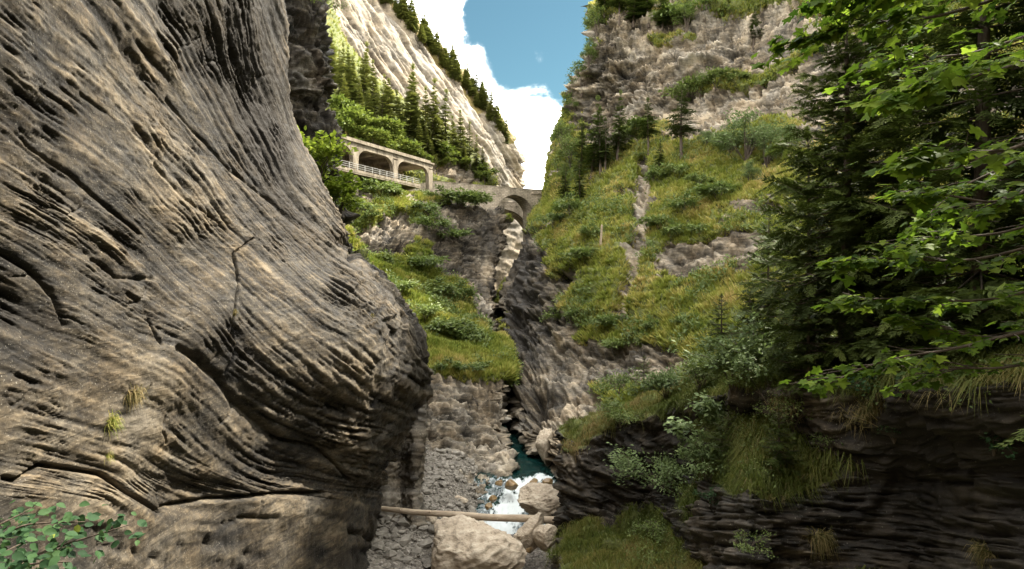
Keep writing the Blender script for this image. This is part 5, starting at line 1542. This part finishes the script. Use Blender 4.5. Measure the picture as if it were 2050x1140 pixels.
# ------------------------------------------------------------------ the sycamore maple: boughs of large leaves from the right
maple = thing('maple_tree', 'sycamore maple with broad green leaves reaching in from the right edge', 'tree', (5.4, 3.4, -2.2))
mo = np.array(maple.location)
S = Soup()
S.tube(np.array([[5.4, 3.4, -6.0], [5.35, 3.5, -2], [5.4, 3.6, 1.5], [5.5, 3.7, 5.0], [5.6, 3.9, 8.0]]) - mo, .22, .09, 10)
link('trunk', S.mesh('trunk', M['bark']), maple)
rm = np.random.default_rng(55)
boughs = [  # photo pixels and distance along each bough, leaf size in metres, leaves
    ([(2500, -120, 5.0), (2050, -20, 4.6), (1800, 40, 4.6), (1575, 92, 4.7)], .15, 130), ([(2500, -200, 4.8), (2050, -80, 4.4), (1850, -20, 4.4), (1640, 10, 4.6)], .15, 110),
    ([(2600, 20, 4.4), (2120, 95, 3.7), (1930, 150, 3.5), (1775, 205, 3.4)], .155, 80), ([(2600, 120, 4.6), (2150, 240, 4.0), (1980, 300, 3.9), (1810, 330, 3.9)], .15, 80),
    ([(2600, 200, 4.9), (2150, 330, 4.5), (1960, 400, 4.4), (1795, 395, 4.5)], .145, 90), ([(2600, 300, 5.2), (2150, 420, 5.0), (1950, 470, 5.0), (1790, 500, 5.0)], .145, 90),
    ([(2600, 380, 5.2), (2150, 470, 5.0), (1880, 520, 5.0), (1660, 530, 5.1)], .14, 110), ([(2600, 450, 5.3), (2150, 560, 5.1), (1900, 600, 5.0), (1665, 612, 5.1)], .14, 110),
    ([(2600, 560, 5.3), (2150, 640, 5.0), (1950, 670, 4.9), (1800, 640, 5.0)], .14, 80), ([(2600, 640, 4.9), (2060, 665, 4.6), (1850, 705, 4.6), (1650, 778, 4.7)], .125, 60),
    ([(2600, 690, 5.0), (2120, 715, 4.8), (1960, 735, 4.8), (1820, 765, 4.9)], .125, 50), ([(2500, 30, 5.4), (2100, 60, 5.2), (1900, 110, 5.2), (1720, 150, 5.3)], .15, 80), ([(2500, 180, 5.6), (2120, 280, 5.5), (1950, 360, 5.4), (1850, 450, 5.4)], .14, 80),
    ([(2400, -250, 4.0), (2100, -150, 3.9), (1950, -60, 3.9), (1800, -20, 4.1)], .15, 70)]
LO, LX, LU, LS, LV = [], [], [], [], []
for (pts, size, nl) in boughs:
    size, nl = size * .74, int(nl * 2.0)
    c = np.array([P(*q) for q in pts])
    A3 = hermite(c[:, None, :], [10] * 3)[:, 0]
    A3[:, 2] += .04 * np.sin(np.linspace(0, 9, len(A3)))
    S = Soup()
    S.tube(A3 - mo, .022, .004, 6)
    twigs = []
    for q in range(20):
        i0 = rm.integers(8, len(A3) - 2)
        d3 = unit(A3[min(i0 + 2, len(A3) - 1)] - A3[i0])
        sd = np.array([d3[1], -d3[0], 0]) * rm.choice([-1, 1])
        e = A3[i0] + d3 * rm.uniform(.10, .40) + sd * rm.uniform(.08, .42) + np.array([0, 0, rm.uniform(-.10, .08)])
        twigs.append((A3[i0], e))
        S.tube(np.array([A3[i0], (A3[i0] + e) / 2 + rm.normal(size=3) * .015, e]) - mo, .006, .0025, 4)
    link('bough', S.mesh('bough', M['bark']), maple)
    for q in range(nl):
        a, e = twigs[rm.integers(len(twigs))] if q % 4 else (A3[-8], A3[-1])
        t = rm.uniform(.25, 1.08)
        o = a + (e - a) * t + rm.normal(size=3) * np.array([.05, .05, .022])
        d3 = unit(e - a) * .7 + rm.normal(size=3) * np.array([.7, .7, .12]) + np.array([-.25, -.15, -.32])
        LO.append(o - mo); LX.append(d3); LS.append(size * rm.uniform(.6, 1.15)); LV.append(np.clip(.55 + rm.normal() * .26, 0, 1))
        LU.append(np.array([0, 0, 1.0]) + rm.normal(size=3) * .30)
LO, LX, LU, LS, LV = map(np.array, (LO, LX, LU, LS, LV))
fr3 = frames(LX, LU)
lu, lv_ = proj(LO + mo)
vis = (lu > 0) & (lu < 2060) & (lv_ > -10) & (lv_ < 1140)
score = np.where(vis, LS / (LO + mo)[:, 1], 0)
order = np.argsort(-score)
def leaf_objects(parent, tpl, matname, idx, n_var, LO, fr3, LS, LV, nm='leaf'):
    from mathutils import Matrix
    mes = []
    r = np.random.default_rng(9)
    for k_ in range(n_var):
        v = tpl[0].copy()
        v[:, 2] += .05 * r.normal() * v[:, 0] + .10 * r.normal() * v[:, 1] ** 2 - .12 * r.random() * v[:, 0] ** 2
        mes.append(mesh_np(nm, v, tpl[1], M[matname], {'var': np.full(len(v), (k_ + .5) / n_var)}, True))
    for i in idx:
        o = link(nm, mes[min(n_var - 1, int(LV[i] * n_var))], parent)
        f = fr3[i].T * LS[i]
        o.matrix_local = Matrix([[*f[0], LO[i][0]], [*f[1], LO[i][1]], [*f[2], LO[i][2]], [0, 0, 0, 1]])
leaf_objects(maple, MAPLE, 'maple', order[:300], 8, LO, fr3, LS, LV)
S = Soup()
rest = order[300:]
stamp(S, MAPLE[0], MAPLE[1], LO[rest], fr3[rest], LS[rest], LV[rest])
stuff(link('foliage', S.mesh('foliage', M['maple']), maple))

# unseen rest of the crown, overhead and right, added to shade the rock
S = Soup()
nc = 2600
q = unit(rm.normal(size=(nc, 3))) * (rm.random((nc, 1)) ** (1 / 2.5)) * np.array([4.5, 6.0, 3.0]) + np.array([9.2, 4.0, 7.0])
cu, cv = proj(q)
out = ~((q[:, 1] > 0) & (cu < 2120) & (cv > -160))
q = q[out]
stamp(S, MAPLE[0], MAPLE[1], q - mo, frames(rm.normal(size=q.shape) + np.array([0, 0, -.4]), np.array([0, 0, 1.0]) + rm.normal(size=q.shape) * .3), rm.uniform(.22, .42, len(q)), rm.uniform(.2, .8, len(q)))
stuff(link('foliage', S.mesh('foliage', M['maple']), maple))

# ------------------------------------------------------------------ hazel twigs in the bottom left corner
hz = thing('hazel_bush', 'hazel bush with broad green leaves in the bottom left corner', 'bush', (-3.6, 2.9, -2.4))
ho = np.array(hz.location)
LO, LX, LU, LS, LV = [], [], [], [], []
for (pts, nl) in [([(-150, 1300, 3.2), (0, 1150, 3.2), (130, 1090, 3.2), (262, 1050, 3.3)], 85), ([(-200, 1280, 3.0), (-60, 1120, 3.1), (60, 1050, 3.2), (170, 1045, 3.3)], 85), ([(-200, 1250, 3.2), (-120, 1100, 3.2), (0, 1050, 3.3), (60, 1020, 3.4)], 65),
                 ([(-150, 1320, 2.9), (-40, 1190, 2.9), (60, 1130, 3.0), (140, 1125, 3.0)], 75), ([(-200, 1330, 2.8), (-100, 1200, 2.9), (-20, 1120, 2.9), (40, 1090, 3.0)], 60)]:
    c = np.array([P(*q) for q in pts])
    A3 = hermite(c[:, None, :], [8] * 3)[:, 0]
    S = Soup()
    S.tube(A3 - ho, .012, .003, 5)
    link('twig', S.mesh('twig', M['bark']), hz)
    for q in range(nl):
        i0 = rm.integers(8, len(A3))
        o = A3[i0] + rm.normal(size=3) * np.array([.075, .075, .040])
        LO.append(o - ho); LX.append(rm.normal(size=3) * np.array([.8, .8, .2]) + np.array([.4, -.2, -.35])); LS.append(rm.uniform(.036, .064)); LV.append(np.clip(.45 + rm.normal() * .24, 0, 1)); LU.append(np.array([.1, -.45, 1.0]) + rm.normal(size=3) * .35)
LO, LX, LU, LS, LV = map(np.array, (LO, LX, LU, LS, LV))
leaf_objects(hz, LEAF6, 'hazel', range(min(300, len(LO))), 8, LO, frames(LX, LU), LS, LV)

S = Soup()
fh = frames(LX, LU)
stamp(S, LEAF6[0], LEAF6[1], LO[300:], fh[300:], LS[300:], LV[300:])
stuff(link('foliage', S.mesh('foliage', M['hazel']), hz))

# ------------------------------------------------------------------ grass tufts on the striated wall, dead pole, grass covers
def tuft(label, u_, v_, T, n, h, mat, seed):
    p, nn = hit(T, u_, v_)
    r = np.random.default_rng(seed)
    S = Soup()
    o = r.normal(size=(n, 3)) * h * .22
    o -= (o @ nn)[:, None] * nn
    d3 = unit(r.normal(size=(n, 3)) * .6 + nn * .9 + np.array([0, 0, .5]))
    w = unit(np.cross(d3, r.normal(size=(n, 3)))) * h * .015
    hh = h * r.uniform(.6, 1.1, (n, 1))
    m = o + d3 * hh * .5
    e = m + d3 * hh * .3 + np.array([0, 0, -.55]) * hh
    V = np.stack([o - w, o + w, m + w * .8, m - w * .8, e], 1)
    k0 = (np.arange(n) * 5)[:, None]
    S.add(V.reshape(-1, 3), np.concatenate([k0 + np.array([0, 1, 2]), k0 + np.array([0, 2, 3]), k0 + np.array([3, 2, 4])]), np.repeat(r.random(n), 5))
    return link('grass_tuft', S.mesh('grass_tuft', M[mat], False), None, tuple(p), label=label, category='grass', kind='thing')
tuft('small yellow grass tuft growing in the vertical crack of the striated wall', 470, 626, TL, 150, .26, 'dry_grass', 1)
tuft('dry brown grass tuft on the pale step low in the striated wall', 266, 790, TL, 240, .38, 'dry_grass', 2)
tuft('green and yellow grass tuft just below the pale step of the striated wall', 222, 846, TL, 200, .34, 'grass', 3)
tuft('thin grass fringe hanging on the nose of the striated wall', 745, 632, TL, 60, .22, 'dry_grass', 4)
tuft('small green tuft beneath the others low on the striated wall', 215, 915, TL, 90, .2, 'grass', 6)
tuft('long yellow grass clump hanging from the shaded rock at the lower right', 1640, 1075, TN, 420, .6, 'dry_grass', 7)
tuft('brown grass clump in the bottom right corner of the shaded rock', 1975, 1105, TN, 360, .42, 'dry_grass', 8)
tuft('dry grass clump on the ledge under the maple tip', 1740, 830, TN, 240, .7, 'dry_grass', 9)
tuft('yellow grass clump beside the arching young spruce', 1565, 815, TN, 240, .75, 'dry_grass', 10)
p, nn = hit(TR, 1199, 490)
S = Soup()
hp = 40 / F * p[1]
S.tube(np.array([[0, 0, -.3], [.10, -.2, hp * .5], [.13, -.35, hp]]), .17, .12, 7)
link('dead_pole', S.mesh('dead_pole', M['dead_wood']), None, tuple(p), label='pale bare dead tree pole standing on the right grass slope', category='dead tree')

def herbs(name, label, T, n, size, mat, seed, blob=None, thr=.12):
    r = np.random.default_rng(seed)
    G, N, veg = T['G'], T['N'], T['veg']
    a = np.linalg.norm(np.cross(G[1:, :-1] - G[:-1, :-1], G[:-1, 1:] - G[:-1, :-1]), axis=-1)
    pat = sstep(thr, thr + .25, fbm(G * .22, 3, seed + 1) + .35 * fbm(G * .9, 2, seed + 2))[:-1, :-1]
    u, v = T['u'][:-1, :-1], T['v'][:-1, :-1]
    w = a * sstep(.3, .7, veg[:-1, :-1]) * pat * ((u > -40) & (u < 2090) & (v > -40) & (v < 1180) & (G[:-1, :-1, 1] > 1)) / np.maximum(G[:-1, :-1, 1], 4)
    i, j = np.unravel_index(r.choice(w.size, n, p=(w / w.sum()).ravel()), w.shape)
    p = G[i, j] + N[i, j] * (r.random((n, 1)) ** 1.5) * size * 2.4 + r.normal(size=(n, 3)) * .15
    S = Soup()
    stamp(S, LEAF2[0], LEAF2[1], p, frames(r.normal(size=(n, 3)) + N[i, j] * .6 + np.array([0, 0, .1]), np.array([0, 0, .8]) + N[i, j] * .6 + r.normal(size=(n, 3)) * .4), size * r.uniform(.5, 1.25, n), np.clip(.5 + .5 * gnoise(p * .5, seed) + r.normal(size=n) * .15, 0, 1))
    return stuff(link(name, S.mesh(name, M[mat], False), label=label))
herbs('herbs_right', 'leafy herbs and low growth among the grass of the right bank', TR, 42000, .36, 'shrub', 21)
herbs('herbs_left', 'leafy herbs and low growth among the grass of the left bank', TC, 20000, .42, 'shrub', 22)
herbs('herbs_foreground', 'small leafy herbs among the grass of the right foreground rock', TN, 17000, .10, 'shrub', 23, thr=0.0)
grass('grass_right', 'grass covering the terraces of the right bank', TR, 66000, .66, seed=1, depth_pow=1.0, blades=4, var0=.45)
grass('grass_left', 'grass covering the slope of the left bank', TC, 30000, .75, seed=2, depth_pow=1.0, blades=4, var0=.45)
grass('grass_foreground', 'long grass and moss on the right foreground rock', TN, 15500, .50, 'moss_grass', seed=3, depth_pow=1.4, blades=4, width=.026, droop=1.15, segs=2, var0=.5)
ex = .5 * fbm(TN['G'] * .8, 2, 77) + blobs(TN['u'], TN['v'], [(1850, 800, 260, 40, 0, .7), (1700, 860, 160, 50, 10, .6), (1560, 1010, 90, 25, 10, .8), (1300, 1090, 120, 40, 0, .6), (1950, 1000, 60, 60, 0, .4)])
grass('dry_grass_ledge', 'dry brown grass hanging from the shaded foreground rock', TN, 2600, .34, 'dry_grass', seed=31, depth_pow=1.0, blades=4, width=.022, droop=1.0, segs=2, var0=.5, extra=ex, thr=.5)
grass('grass_hillside', 'low growth on the hillside above the gallery', TF, 9000, 1.0, 'grass', seed=4, blades=3, var0=.4)
grass('grass_crag', 'grass on the ledge of the dark crag', TB, 2500, .4, 'grass', seed=5, blades=4)
print('all', round(time.time() - T0, 1), 'objects', len(bpy.data.objects), 'tris', sum(len(m.loops) - 2 * len(m.polygons) for m in bpy.data.meshes))
